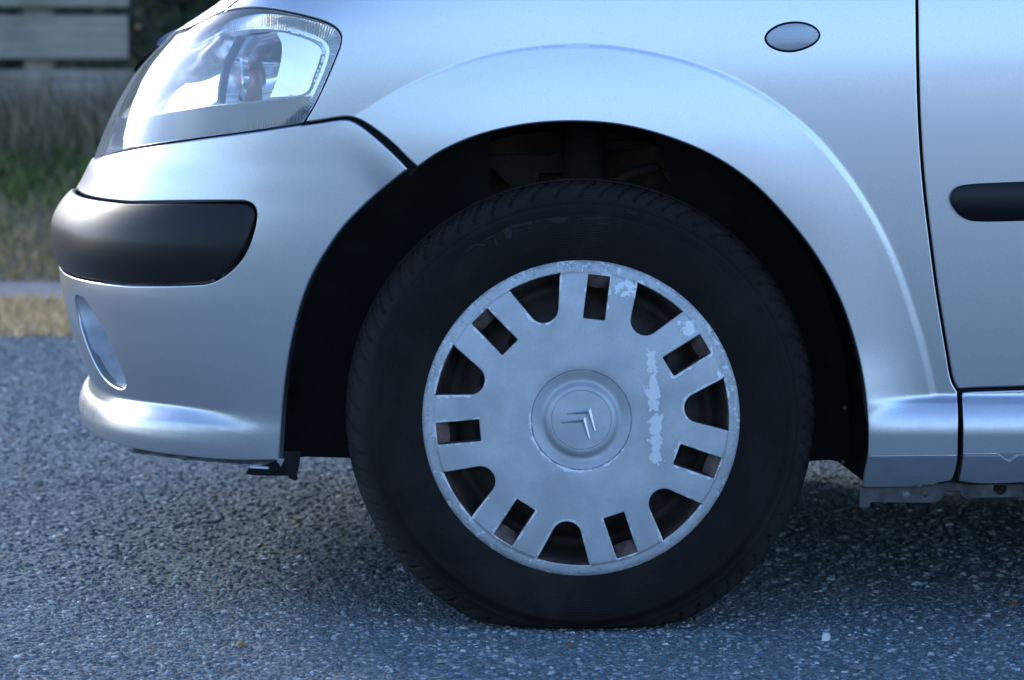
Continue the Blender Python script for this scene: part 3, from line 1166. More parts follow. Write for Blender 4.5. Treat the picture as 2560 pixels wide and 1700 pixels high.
def plate(name, pts, Y0, thick, mat, parent, holes=(), jit=0.0):
    """flat traced outline (photo pixels at depth Y0) with real thickness"""
    P = np.array([at(x, y, Y0)[[0, 2]] for x, y in pts])
    H = [np.array([at(x, y, Y0)[[0, 2]] for x, y in h]) for h in holes]

    def sf(a, b):
        n = np.zeros((len(a), 3)); n[:, 1] = -1
        return np.stack([a, np.full(len(a), Y0) - 0.0, b], 1), n
    return panel(name, sf, resample(P, 0.006), mat, parent, holes=[resample(h, 0.004) for h in H], roll=0.0008, depth=thick, grid=0.006, coarse=1, curv=None)


plate("air_deflector", [(612, 1184), (626, 1174), (676, 1162), (718, 1152), (726, 1160), (724, 1190), (640, 1189), (618, 1186)], 0.05, 0.08, SEAL, bumper)
plate("liner_flap", [(708, 1130), (752, 1128), (751, 1140), (747, 1168), (742, 1190), (745, 1196), (740, 1203), (730, 1199), (722, 1196), (712, 1160)], 0.02, 0.004, LINER, bumper)
plate("clip", [(624, 1166), (672, 1169), (672, 1174), (624, 1171)], 0.02, 0.01, SATIN, bumper)

# ---- hood front + top
h_left = [HL_TOP[1] + (0.0, 0.0)]
HB = [HL_TOP[1], sz(470, 70), (0.84, 0.742), (0.93, 0.728), (1.05, 0.722), (SE, 0.720)]
hb = cm(np.array([tuple(h) for h in HB]))
hb = hb[hb[:, 0] < SE - 0.003]
top_s = np.arange(seam[-1][0], SE, 0.02)
hl = np.vstack([seam[::-1], hb[1:]])
h_poly = np.vstack([hl, mir(hl)[::-1]])
hood = panel("hood", BODY, h_poly, PAINT, car, gap=0.0012, roll=0.0022, depth=0.01, grid=0.006, coarse=2, curv=0.04, bounds_fine=(-1, 1.0))
# upper skin of the hood and scuttle
ss = np.concatenate([np.arange(-0.46, 2 * SE + 0.461, 0.03)])
ring, rn = BODY(ss, np.full(len(ss), ZTOP - 0.001))
v = []; f = []
NR = 9
for k in range(NR):
    t = k / (NR - 1)
    for p in ring:
        q = np.array([0.30, YC + (p[1] - YC) * 0.25, 0.995])
        e = math.sin(t * math.pi / 2)
        xy = p[:2] + (q[:2] - p[:2]) * t
        v.append((xy[0], xy[1], p[2] + (q[2] - p[2]) * e))
m = len(ring)
for k in range(NR - 1):
    for i in range(m - 1):
        f.append((k * m + i, k * m + i + 1, (k + 1) * m + i + 1, (k + 1) * m + i))
mesh_obj("hood_top", v, f, PAINT, hood, True)

# ---- grille between the headlights
gz0, gz1 = z_bt - 0.016, 0.722


def sweep_front(name, s0, s1, prof, mat, parent, offs):
    """bar following the nose: prof = [(outward, z)]"""
    S_ = np.arange(s0, s1 + 1e-6, 0.015)
    v = []; f = []
    for s_ in S_:
        for o_, z_ in prof:
            P_, N_ = BODY(np.array([s_]), np.array([z_]))
            n_ = np.array([N_[0, 0], N_[0, 1], 0]); n_ /= np.linalg.norm(n_)
            v.append(P_[0] + n_ * (o_ + offs))
    m_ = len(prof)
    for i in range(len(S_) - 1):
        for k in range(m_):
            f.append((i * m_ + k, i * m_ + (k + 1) % m_, (i + 1) * m_ + (k + 1) % m_, (i + 1) * m_ + k))
    f.append(tuple(range(m_))); f.append(tuple((len(S_) - 1) * m_ + k for k in range(m_))[::-1])
    return mesh_obj(name, v, f, mat, parent, True)


grille = sweep_front("grille", 0.93, 2 * SE - 0.93, [(-0.02, gz0 + 0.004), (-0.02, gz0 + 0.05), (-0.02, gz1 - 0.003), (-0.05, gz1 - 0.003), (-0.05, gz0 + 0.004)], SEAL, car, 0)


def bar_prof(z0, z1, h):
    out = []
    for k in range(9):
        t = k / 8
        out.append((h * math.sin(math.pi * (0.12 + 0.83 * t))**0.7 - 0.004, z0 + (z1 - z0) * t))
    return out + [(-0.03, z1), (-0.03, z0)]


za, zb, zc_ = zrow(184, 0.55), zrow(117, 0.6), zrow(66, 0.62)


def solve_bar(z0, z1, h, dpx):
    """how far the bar must stand proud so that it shows dpx photo pixels beyond the lens"""
    S_ = np.arange(0.3, SE, 0.01)
    zm = 0.5 * (z0 + z1)
    ref = project(body(S_, np.full(len(S_), zm)))[0].min()
    Sb = np.arange(0.955, SE, 0.01)
    Pb, Nb = BODY(Sb, np.full(len(Sb), zm))
    lo, hi = -0.05, 0.12
    for _ in range(30):
        mid = 0.5 * (lo + hi)
        if project(Pb + Nb * (mid + h))[0].min() > ref - dpx: lo = mid
        else: hi = mid
    return lo


sweep_front("grille_bar", 0.955, 2 * SE - 0.955, bar_prof(za + 0.002, zb - 0.002, 0.010), SATIN, grille, solve_bar(za, zb, 0.006, 9))
sweep_front("grille_bar", 0.955, 2 * SE - 0.955, bar_prof(zb + 0.002, zc_ - 0.002, 0.010), SATIN, grille, solve_bar(zb, zc_, 0.006, 9))

# ---- headlight
hl_in = np.array([HL_BOT[-1], (0.80, HL_BOT[-1][1] - 0.008), (0.91, HL_BOT[-1][1] - 0.004), (0.935, HL_BOT[-1][1] + 0.03), (0.90, 0.69), (0.83, 0.728), tuple(sz(470, 76)), HL_TOP[0], HL_TOP[1]])
lens_poly = np.vstack([cm(HL_TOP[1:])[:-1], cm(HL_BOT)[:-1], catmull(hl_in, 0.006)[:-1]])
headlight = empty("headlight", (0, 0, 0), car)
tag(headlight, "clear lens headlight with chrome reflector and fluted surround")
lens = panel("lens", surf(0.0005), lens_poly, LENS, headlight, gap=0.0006, roll=0.0012, depth=0.001, grid=0.004, coarse=2, curv=0.03)
# inner face makes the lens a real 3 mm shell
lens_in = panel("lens_back", surf(-0.0025), lens_poly, LENS, headlight, gap=0.0018, roll=0.0002, depth=0.0003, grid=0.004, coarse=2, curv=0.03, flip=True)
dl = lens.data; di = lens_in.data
# join shell faces into one mesh
vo = [tuple(q.co) for q in dl.vertices] + [tuple(q.co) for q in di.vertices]
fo = [tuple(p.vertices) for p in dl.polygons] + [tuple(i + len(dl.vertices) for i in p.vertices) for p in di.polygons]
bpy.data.objects.remove(lens); bpy.data.objects.remove(lens_in)
lens = mesh_obj("lens", vo, fo, LENS, headlight, True)

WIN = TP([(520, 66), (600, 62), (686, 70), (740, 84), (788, 104), (802, 120), (799, 146), (782, 192), (762, 236), (645, 250), (526, 262), (407, 281), (345, 291)])
win_in = np.array([WIN[-1], (0.78, WIN[-1][1] - 0.004), (0.88, WIN[-1][1] + 0.004), (0.90, WIN[-1][1] + 0.03), (0.86, 0.675), (0.80, 0.708), tuple(sz(480, 86)), WIN[0]])
win_poly = np.vstack([catmull(WIN, 0.006, False, (8,))[:-1], catmull(win_in, 0.006)[:-1]])
# arc length along the lens edge, for the flutes
LP = dedupe(lens_poly)
al = np.concatenate([[0], np.cumsum(np.linalg.norm(np.diff(LP, axis=0), axis=1))])


def rib_attr(a, b):
    Q = np.stack([a, b], 1); out = np.zeros(len(Q))
    A0 = LP[:-1]; E = LP[1:] - LP[:-1]; L2 = (E * E).sum(1)
    for i in range(0, len(Q), 500):
        q = Q[i:i + 500, None] - A0[None]
        t = np.clip((q * E[None]).sum(2) / L2[None], 0, 1)
        d = ((q - t[..., None] * E[None])**2).sum(2)
        j = d.argmin(1); k = np.arange(len(j))
        out[i:i + 500] = al[j] + t[k, j] * np.sqrt(L2[j])
    return out


def bezel_surf(s, z):
    def fn(a, b):
        P = body(a, b); N = normal_of(body, a, b)
        d = 0.011 + 0.008 * sstep((0.030 - mindist(np.stack([a, b], 1), win_poly)) / 0.030)
        return P - N * d[..., None]
    return fn(s, z), normal_of(fn, s, z, 2e-3)


zmid_l = lambda s: 0
up_poly = lens_poly
bez = panel("bezel", bezel_surf, lens_poly, FLUTE, headlight, holes=[win_poly], gap=0.0015, roll=0.001, depth=0.004, grid=0.002, coarse=1, curv=None, attr=rib_attr,
            hole_depth=0.012, hole_roll=0.001)
# lower fluted band
LB = np.vstack([WIN[8:], np.array([(0.80, WIN[-1][1] - 0.003)])])
LBb = np.vstack([TP([(330, 369), (407, 356.5), (526, 339), (645, 323), (752, 306)])])
lb_poly = np.vstack([catmull(LB, 0.006), resample_open(np.array([(0.80, LBb[0][1] - 0.004), LBb[0]]), 0.006)[:-1], catmull(LBb, 0.006)])


_bt = np.vstack([WIN[8:], np.array([(0.80, WIN[-1][1] - 0.003)])])
band_top = pchip(_bt[:, 0], _bt[:, 1])


def band_surf(s, z):
    def fn(a, b):
        P = body(a, b); N = normal_of(body, a, b)
        return P - N * (0.0035 + 0.20 * np.clip(band_top(a) - b, -0.01, 0.1))[..., None]
    return fn(s, z), normal_of(fn, s, z, 2e-3)


panel("fluted_band", band_surf, lb_poly, FLUTE2, headlight, gap=0.001, roll=0.0008, depth=0.003, grid=0.004, coarse=1, curv=None,
      attr=lambda a, b: a + (b - 0.6) * 0.25)

# reflector shell: closed chrome tub behind the window, with two bowls
hb_s = np.linspace(0.02, 0.97, 90); hb_z = np.linspace(win_poly[:, 1].min() - 0.03, win_poly[:, 1].max() + 0.03, 44)
B1 = np.array(sz(590, 160)); B2 = np.array(sz(430, 190))


def tub(s, z):
    def fn(a, b):
        P = body(a, b); N = normal_of(body, a, b)
        e = mindist(np.stack([a, b], 1), win_poly)
        ins = inside(win_poly, np.stack([a, b], 1))
        d = 0.018 + 0.030 * np.where(ins, sstep(e / 0.03), 0)
        for c, rad, dep in ((B1, 0.075, 0.060), (B2, 0.085, 0.012)):
            q = np.hypot((a - c[0]) * 0.9, b - c[1]) / rad
            d = d + dep * np.clip(1 - q * q, 0, 1)
        return P - N * d[..., None]
    return fn(s, z), normal_of(fn, s, z, 1.5e-3)


panel("reflector", tub, shrink(win_poly, -0.006), CHROME, headlight, roll=0.0005, depth=0.001, grid=0.003, coarse=1, curv=None)
# smooth cheek at the rear of the window
CH = TP([(668, 72), (740, 88), (786, 108), (797, 122), (794, 146), (778, 190), (758, 232), (647, 245), (664, 212), (677, 170), (684, 125), (681, 100)])


def cheek(s, z):
    def fn(a, b):
        P = body(a, b); N = normal_of(body, a, b)
        return P - N * (0.012 + 0.9 * np.clip(a - CH[:, 0].min(), 0, 1) * 0.18)[..., None]
    return fn(s, z), normal_of(fn, s, z, 1.5e-3)


panel("cheek_reflector", cheek, catmull(CH, 0.005, True, (7,)), CHROME, headlight, roll=0.0015, depth=0.02, grid=0.004, coarse=1, curv=None)


def fin(name, pts, off0, off1, wid, mat):
    S_ = catmull(TP(pts), 0.004)
    P_, N_ = BODY(S_[:, 0], S_[:, 1])
    v = []; f = []
    for i in range(len(P_)):
        q = P_[i]
        for o_, x_ in ((off0, 0), (off0, wid), (off1, wid), (off1, 0)):
            v.append(q - N_[i] * o_ + np.array([x_, 0, 0]))
    for i in range(len(P_) - 1):
        for k in range(4):
            f.append((i * 4 + k, i * 4 + (k + 1) % 4, i * 4 + 4 + (k + 1) % 4, i * 4 + 4 + k))
    f.append((0, 1, 2, 3)); f.append(tuple(len(v) - 1 - k for k in range(4)))
    return mesh_obj(name, v, f, mat, headlight, False)


fin("reflector_divider", [(575, 82), (556, 120), (538, 160), (529, 200), (524, 255)], 0.014, 0.026, 0.003, GREYTRIM)
fin("reflector_divider", [(620, 80), (600, 105), (582, 140), (583, 170), (587, 200), (572, 250)], 0.016, 0.028, 0.002, CHROME)
# bulb shield between the dividers
bs = at(562, 205, 0.0)
p_, n_ = BODY(*[np.array([q]) for q in sz(560, 205)])
cb = p_[0] - n_[0] * 0.055
lathe_pts = [(0.0, -0.024), (0.010, -0.023), (0.0135, -0.019), (0.0135, 0.018), (0.011, 0.022), (0, 0.022)]
lv = []; lf = []
for i in range(20):
    a = 2 * math.pi * i / 20
    for r, h in lathe_pts:
        lv.append((r * math.cos(a), r * math.sin(a), h))
mm = len(lathe_pts)
for i in range(20):
    for k in range(mm - 1):
        lf.append((i * mm + k, i * mm + k + 1, ((i + 1) % 20) * mm + k + 1, ((i + 1) % 20) * mm + k))
mesh_obj("bulb_shield", lv, lf, REDLAMP, headlight, True, loc=cb)
# dark gasket behind the lens edge closes the gap to fender and bumper
gk = panel("lens_seal", surf(-0.004), shrink(lens_poly, -0.006), SEAL, headlight, holes=[shrink(lens_poly, 0.0015)], roll=0.0005, depth=0.02, grid=0.004, coarse=1, curv=None)
for o in list(headlight.children):
    pass
hl2 = headlight.copy(); link(hl2, car); hl2.scale = (1, -1, 1); hl2.location = (0, 2 * YC, 0)
hl2["label"] = "clear lens headlight on the far side of the car"
for o in list(headlight.children):
    c2 = o.copy(); link(c2, hl2)

# ---- door, sill, rear body
d_poly = np.vstack([cm(DOORGAP), resample_open(np.array([(s_dt, z_dt), uz(XS - s_dt, 0.93), uz(1.46, 0.93), uz(1.46, 0.36), uz(1.40, Z_SILL + 0.005), uz(0.62, Z_SILL + 0.002)]), 0.02)[1:],
                    cm(TR([(2361, 895), (2300, 897), (2240, 899), (2209, 901)]))[:-1]])
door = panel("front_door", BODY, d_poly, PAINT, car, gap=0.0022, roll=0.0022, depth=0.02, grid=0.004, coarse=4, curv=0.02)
ds_ = TR([(2361, 415), (2290, 418), (2230, 422), (2205, 428), (2191, 442), (2188, 458), (2195, 478), (2212, 500), (2235, 512), (2270, 515), (2361, 513)])
dstrip_poly = np.vstack([catmull(ds_, 0.004), resample_open(np.array([uz(0.60, ds_[-1][1]), uz(1.40, ds_[-1][1] - 0.002), uz(1.40, ds_[0][1] + 0.004), uz(0.60, ds_[0][1])]), 0.02)])
dz0, dz1 = ds_[-1][1], ds_[0][1]


def dstrip(s, z):
    def fn(a, b):
        t = (b - dz0) / (dz1 - dz0)
        P = body(a, b)
        P[..., 1] -= 0.003 + 0.007 * (1 - np.clip(np.abs(2 * t - 1.1), 0, 1.2)**2.2)
        return P
    return fn(s, z), normal_of(fn, s, z)


panel("door_strip", dstrip, dstrip_poly, BLACKPL, door, gap=0.0005, roll=0.003, depth=0.008, grid=0.004, coarse=2, curv=0.02)
s_poly = np.vstack([cm(TR([(2361, 897), (2300, 899), (2240, 901), (2216, 903)])), cm(TR([(2216, 903), (2218, 950), (2219, 1010), (2216, 1080), (2208, 1112)]))[1:],
                    cm(TR([(2208, 1112), (2260, 1118), (2361, 1116)]))[1:],
                    resample_open(np.array([uz(0.62, TR([(2361, 1116)])[0][1]), uz(2.05, TR([(2361, 1116)])[0][1]), uz(2.05, Z_SILL + 0.001), uz(0.62, Z_SILL + 0.002)]), 0.02)])
NOTCH = TR([(2302, 1046), (2322, 1047), (2350, 1046), (2338, 1056), (2327, 1064), (2316, 1058)])
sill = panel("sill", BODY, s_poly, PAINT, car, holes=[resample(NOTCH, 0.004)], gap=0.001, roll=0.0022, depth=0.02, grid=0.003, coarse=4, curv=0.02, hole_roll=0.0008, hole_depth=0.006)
panel("notch_recess", surf(-0.004), resample(shrink(NOTCH, -0.004), 0.004), PAINT, sill, roll=0.0005, depth=0.001, grid=0.004, coarse=1, curv=None)
# thin pressed ridge along sill and fender foot
for a_, b_, par in (((2010, 1052), (2206, 1050), fender), ((2222, 1047), (2300, 1046), sill)):
    L_ = catmull(TR([a_, ((a_[0] + b_[0]) / 2, (a_[1] + b_[1]) / 2), b_]), 0.01)
    P_, N_ = BODY(L_[:, 0], L_[:, 1])
    tube("pressed_ridge", P_ - N_ * 0.0008, 0.0014, PAINT, par, 6)
# flange with bolt and holes below
flange = plate("sill_flange", [(2150, 1216), (2170, 1219), (2300, 1217), (2380, 1205), (2420, 1212), (2560, 1210), (2560, 1243), (2412, 1245), (2404, 1240), (2400, 1228), (2366, 1228), (2352, 1250),
                      (2340, 1257), (2175, 1256), (2174, 1269), (2148, 1269)], 0.03, 0.002, FLANGE, sill,
               holes=[[(2500 + 17 * math.cos(t), 1222 + 15 * math.sin(t)) for t in np.linspace(0, 2 * math.pi, 18)[:-1]],
                      [(2314 + 6 * math.cos(t), 1235 + 7 * math.sin(t)) for t in np.linspace(0, 2 * math.pi, 12)[:-1]]])
bp = at(2263, 1236, 0.03)
bl = lathe("bolt", [(0, -0.005), (0.003, -0.005), (0.0042, -0.004), (0.0044, -0.001), (0.006, -0.001), (0.006, 0.001)], ZINC, sill, 12)
bl.location = bp
box("floor_edge", (0.40, 0.034, 0.178), (2.0, 0.05, 0.23), UNDER, sill)

panel("door_shut_panel", surf(-0.016), resample(np.array([uz(0.395, Z_SILL - 0.03), uz(2.0, Z_SILL - 0.03), uz(2.0, Z_SILL + 0.03), uz(0.62, Z_SILL + 0.03), uz(0.52, 0.45), uz(0.46, 0.9), uz(0.33, 0.9), uz(0.36, 0.6), uz(0.395, 0.42)]), 0.02),
      SEAL, car, roll=0.001, depth=0.002, grid=0.02, coarse=1, curv=None)
U_R = 2.46
q_ = [uz(1.466, 0.93), uz(1.466, 0.36), uz(1.41, Z_SILL + 0.005), uz(2.05, Z_SILL)]
th = np.radians(np.linspace(200, -5, 40))
arc_r = [uz(U_R + 0.36 * math.cos(t), 0.27 + 0.36 * math.sin(t)) for t in th]
arc_r = [p for p in arc_r if p[1] > 0.25]
q_ = q_[:3] + [uz(2.05, Z_SILL)] + [p for p in arc_r if p[1] > Z_SILL - 0.02] + [uz(U_R + 0.36, 0.27), uz(3.17, 0.27), uz(3.20, 0.55), uz(3.12, 0.93)]
panel("rear_quarter", BODY, resample(np.array(q_), 0.03), PAINT, car, gap=0.002, roll=0.002, depth=0.015, grid=0.02, coarse=1, curv=None)
for nm in ("front_fender", "front_door", "sill", "rear_quarter"):
    src = [o for o in car.children if o.name == nm][0]
    c2 = src.copy(); link(c2, car); c2.scale = (1, -1, 1); c2.location = (0, 2 * YC, 0)
# tail, cabin and glass (above and behind the picture)
v = [(3.17, 0.01, 0.25), (3.20, 0.01, 0.55), (3.12, 0.04, 0.93), (3.17, 1.65, 0.25), (3.20, 1.65, 0.55), (3.12, 1.62, 0.93)]
mesh_obj("tail_panel", v, [(0, 3, 4, 1), (1, 4, 5, 2)], PAINT, car)


def loft4(name, A, B, mat):
    return mesh_obj(name, A + B, [(0, 1, 2, 3), (7, 6, 5, 4), (0, 4, 5, 1), (1, 5, 6, 2), (2, 6, 7, 3), (3, 7, 4, 0)], mat, car)


loft4("cabin_glass", [(0.30, 0.06, 0.93), (3.08, 0.06, 0.93), (3.08, 1.60, 0.93), (0.30, 1.60, 0.93)],
      [(1.0, 0.20, 1.42), (2.75, 0.20, 1.42), (2.75, 1.46, 1.42), (1.0, 1.46, 1.42)], WINDOW)
loft4("roof", [(0.98, 0.185, 1.421), (2.8, 0.185, 1.421), (2.8, 1.475, 1.421), (0.98, 1.475, 1.421)],
      [(1.25, 0.30, 1.51), (2.6, 0.30, 1.51), (2.6, 1.36, 1.51), (1.25, 1.36, 1.51)], PAINT)
box("underbody", (0.50, 0.26, 0.135), (3.1, 1.40, 0.30), UNDER, car)
box("engine_undertray", (-0.44, 0.42, 0.176), (0.52, 1.24, 0.30), UNDER, car)
box("floor_light_blocker", (0.50, 0.85, 0.085), (3.0, 1.50, 0.30), UNDER, car)  # unseen box, added to keep sunlight off the ground under the car
box("front_light_blocker", (-0.40, 0.90, 0.122), (0.49, 1.50, 0.30), UNDER, car)  # unseen box added behind the nose to deepen the shadow beneath it
box("bulkhead", (0.46, 0.06, 0.20), (0.52, 1.60, 0.93), UNDER, car)

# ---- wheel arch liner
AL = np.vstack([cm(ARCH_F)[::-1], cm(ARCH_R)])
Pa, Na = BODY(AL[:, 0], AL[:, 1])
ctr = np.array([0.0, 0.30])
v = []; f = []
secs = [(0.006, 0.003), (0.012, 0.006), (0.05, 0.012), (0.11, 0.012), (0.20, 0.0), (0.30, -0.02)]
for p in Pa:
    d2 = np.array([p[0], p[2]]) - ctr; d2 /= np.linalg.norm(d2)
    for y_, o_ in secs:
        v.append((p[0] + d2[0] * o_, p[1] + y_, p[2] + d2[1] * o_))
m = len(secs)
for i in range(len(Pa) - 1):
    for k in range(m - 1):
        f.append((i * m + k, i * m + k + 1, (i + 1) * m + k + 1, (i + 1) * m + k))
liner = mesh_obj("wheel_arch_liner", v, f, LINER, car, True)
# inner walls seen over the tyre
ptsL = [at(x, y, 0.20) for x, y in ((700, 1146), (865, 1144), (1210, 1000), (1222, 470), (1235, 300), (700, 300))]
def wall(name, pts, Y, thick, mat, par):
    P = [at(x, y, Y) for x, y in pts]
    n = len(P)
    vv = [tuple(p) for p in P] + [(p[0], p[1] + thick, p[2]) for p in P]
    ff = [tuple(range(n)), tuple(range(2 * n - 1, n - 1, -1))] + [(i, i + n, (i + 1) % n + n, (i + 1) % n) for i in range(n)]
    return mesh_obj(name, vv, ff, mat, par)
wall("liner_front_wall", [(690, 1146), (770, 1142), (870, 1145), (1205, 1140), (1222, 500), (1232, 250), (640, 250)], 0.20, 0.006, LINER, liner)
wall("liner_rear_wall", [(2200, 1185), (2120, 1158), (2070, 1150), (2020, 1153), (1700, 1153), (1690, 480), (1600, 250), (2250, 250)], 0.20, 0.006, LINER, liner)
wall("inner_fender_panel", [(1150, 1100), (1760, 1100), (1760, 250), (1150, 250)], 0.30, 0.01, RUST, liner)
wall("strut_bracket", [(1215, 385), (1370, 390), (1480, 350), (1600, 352), (1590, 372), (1480, 378), (1440, 430), (1350, 432), (1340, 480), (1280, 470), (1215, 405)], 0.26, 0.02, UNDER, liner)
tube("brake_hose", [at(x, y, 0.22) for x, y in ((1500, 470), (1545, 450), (1590, 430), (1640, 415), (1670, 430), (1690, 470))], 0.006, UNDER, liner)
tube("strut", [at(1460, 300, 0.24), at(1455, 700, 0.20)], 0.028, UNDER, liner, 16)
for bx, by in ((2112, 1020), (2108, 1155)):
    b2 = lathe("liner_screw", [(0, -0.002), (0.0018, -0.002), (0.003, 0), (0.003, 0.002)], UNDER, liner, 12)
    b2.location = at(bx, by, 0.022)

# ---- side indicator on the fender
SI = TR([(1764, 88), (1772, 73), (1795, 58), (1830, 51), (1862, 55), (1884, 68), (1890, 82), (1880, 98), (1855, 112), (1822, 119), (1790, 114), (1770, 102)])
si_c = SI.mean(0); si_r = SI - si_c


def dome_surf(hgt, off):
    A_ = np.cov(si_r.T)
    Ai = np.linalg.inv(A_ * 2)

    def sf(s, z):
        def fn(a, b):
            d = np.stack([a - si_c[0], b - si_c[1]], -1)
            q = np.einsum('...i,ij,...j->...', d, Ai, d)
            P = body(a, b)
            P[..., 1] -= off + hgt * (1 - np.clip(q, 0, 1.2))
            return P
        return fn(s, z), normal_of(fn, s, z)
    return sf


si_poly = catmull(SI, 0.003, True)
IND = mat_simple("indicator_prisms", (0.5, 0.53, 0.56), 0.2, 0.3)
_nt = IND.node_tree; _b = _nt.nodes["Principled BSDF"]
vv_ = node(_nt, "ShaderNodeTexVoronoi"); vv_.inputs["Scale"].default_value = 420; vv_.inputs["Randomness"].default_value = 0.0
mp_ = node(_nt, "ShaderNodeMapping"); mp_.inputs["Rotation"].default_value = (0, R_(45), 0); mp_.inputs["Scale"].default_value = (1, 0, 1)
_nt.links.new(objcoord(_nt), mp_.inputs[0]); _nt.links.new(mp_.outputs[0], vv_.inputs["Vector"])
bump(_nt, _b, vv_.outputs["Distance"], 0.6, 0.0012)
rr_ = ramp(_nt, vv_.outputs["Distance"], [(0.0, (0.70, 0.72, 0.74, 1)), (0.6, (0.36, 0.39, 0.42, 1))])
_nt.links.new(rr_.outputs[0], _b.inputs["Base Color"])
ind = panel("side_indicator", dome_surf(0.006, 0.0022), si_poly, IND, fender, gap=0.0012, roll=0.001, depth=0.004, grid=0.0025, coarse=1, curv=None)
panel("indicator_seal", dome_surf(0.0008, 0.0006), shrink(si_poly, -0.0012), SEAL, fender, roll=0.0008, depth=0.002, grid=0.004, coarse=1, curv=None)

# ------------------------------------------------------------------ wheel
TR_R = 0.2955
WY = 0.012                                   # outermost sidewall plane


def build_tyre(parent):
    half = [(0.176, 0.030), (0.182, 0.020), (0.186, 0.0125), (0.190, 0.0095), (0.1915, 0.0085), (0.1930, 0.0092), (0.200, 0.0068), (0.210, 0.0040), (0.220, 0.0018), (0.2285, 0.0005),
            (0.236, 0.0000), (0.2445, 0.0004), (0.2505, 0.0014), (0.2530, 0.0012), (0.2545, 0.0028), (0.260, 0.0052), (0.2645, 0.0072), (0.2660, 0.0070), (0.2672, 0.0094), (0.271, 0.0126), (0.275, 0.0158),
            (0.279, 0.0196), (0.2825, 0.0238), (0.2855, 0.0285), (0.2880, 0.0330), (0.2900, 0.0380), (0.2915, 0.0430), (0.2928, 0.0485), (0.2936, 0.0540),
            (0.2870, 0.0550), (0.2870, 0.0620), (0.2945, 0.0630), (0.2952, 0.0760), (0.2953, 0.0820), (0.2880, 0.0825)]
    W = 0.172
    prof = half + [(r, W - y) for r, y in reversed(half)]
    n = 72 * 20
    A = np.arange(n) / n * 2 * math.pi
    r0 = np.array([p[0] for p in prof]); y0 = np.array([p[1] for p in prof])
    a, r = np.meshgrid(A, r0, indexing='ij')
    _, y = np.meshgrid(A, y0, indexing='ij')
    # lateral grooves and sipes in the shoulder
    sh = sstep((r - 0.2735) / 0.006)
    side = np.minimum(y, W - y)
    skew = (side - 0.02) * 1.1 + 3.0 * np.clip(r - 0.284, 0, 1) - 0.9 * np.clip(0.284 - r, 0, 1) * np.clip(0.284 - r, 0, 1) * 100
    ph = (a * 72 / (2 * math.pi) + skew * 12.0)
    # slightly uneven pitch
    ph = ph + 0.35 * np.sin(a * 5) + 0.2 * np.sin(a * 9 + 1)
    fr = ph - np.floor(ph)
    gro = sstep((0.105 - np.abs(fr - 0.5)) / 0.05)
    fr2 = (ph + 0.5) - np.floor(ph + 0.5)
    sip = np.exp(-((fr2 - 0.5) / 0.05)**2) * sstep((r - 0.281) / 0.004) * (side < 0.045)
    crown = (side < 0.054)
    dep = (0.0048 * gro * sh + 0.0018 * sip) * crown
    ny = np.where(r > 0.27, np.clip((0.05 - side) / 0.05, 0, 1), 0)
    r = r - dep * (1 - 0.5 * ny)
    yy = y + np.where(y < W / 2, 1, -1) * dep * 0.6 * ny
    x = r * np.cos(a); z = r * np.sin(a)
    # load: flatten at the contact patch, bulge the lower sidewall
    zf = (GZ - 0.2625) / 1.016 + 0.0008
    k = np.clip((-z - 0.17) / 0.10, 0, 1)
    bul = 0.006 * k * k * np.exp(-((r - 0.235) / 0.03)**2)
    yy = yy + np.where(y < W / 2, -1, 1) * bul
    z = np.where(z < zf + 0.012, zf + 0.012 * np.exp(np.clip((z - zf - 0.012) / 0.012, -6, 0)) - 0.0, z)
    V = np.stack([x, yy, z], -1).reshape(-1, 3)
    m = len(prof)
    i, j = np.meshgrid(np.arange(n), np.arange(m - 1), indexing='ij')
    i2 = (i + 1) % n
    q = np.stack([i * m + j, i * m + j + 1, i2 * m + j + 1, i2 * m + j], -1).reshape(-1, 4)
    tris = np.vstack([q[:, [0, 1, 2]], q[:, [0, 2, 3]]])
    o = fast_mesh("tyre", V, tris, RUBBER, parent, None, True)
    return o


HR = 0.1985
UN = HR / 705.0


def hub_h(r):
    """height of the cover's face towards the viewer"""
    return pchip([0, 0.0362, 0.0366, 0.0372, 0.0376, 0.041, 0.0475, 0.0490, 0.0600, 0.0612, 0.0618, 0.0626, 0.075, 0.12, 0.165, 0.178, 0.1815, 0.1835, 0.190, 0.195, 0.1975, 0.1985],
                 [0.0040, 0.0038, 0.0030, 0.0030, 0.0038, 0.0030, -0.0032, -0.0034, 0.0006, 0.0010, -0.0006, 0.0022, 0.0030, 0.0018, -0.0022, -0.0040, -0.0048, -0.0070, -0.0080, -0.0100, -0.0128, -0.0150])(r)


def hub_surf(a, b):
    def fn(a, b):
        r = np.hypot(a, b)
        return np.stack([a, WY - 0.004 - hub_h(r), b], -1)
    e = 4e-4
    P = fn(a, b)
    du = fn(a + e, b) - fn(a - e, b); dv = fn(a, b + e) - fn(a, b - e)
    n = np.cross(du, dv)
    n /= np.linalg.norm(n, axis=-1, keepdims=True)
    n = np.where(n[..., 1:2] > 0, -n, n)
    return P, n


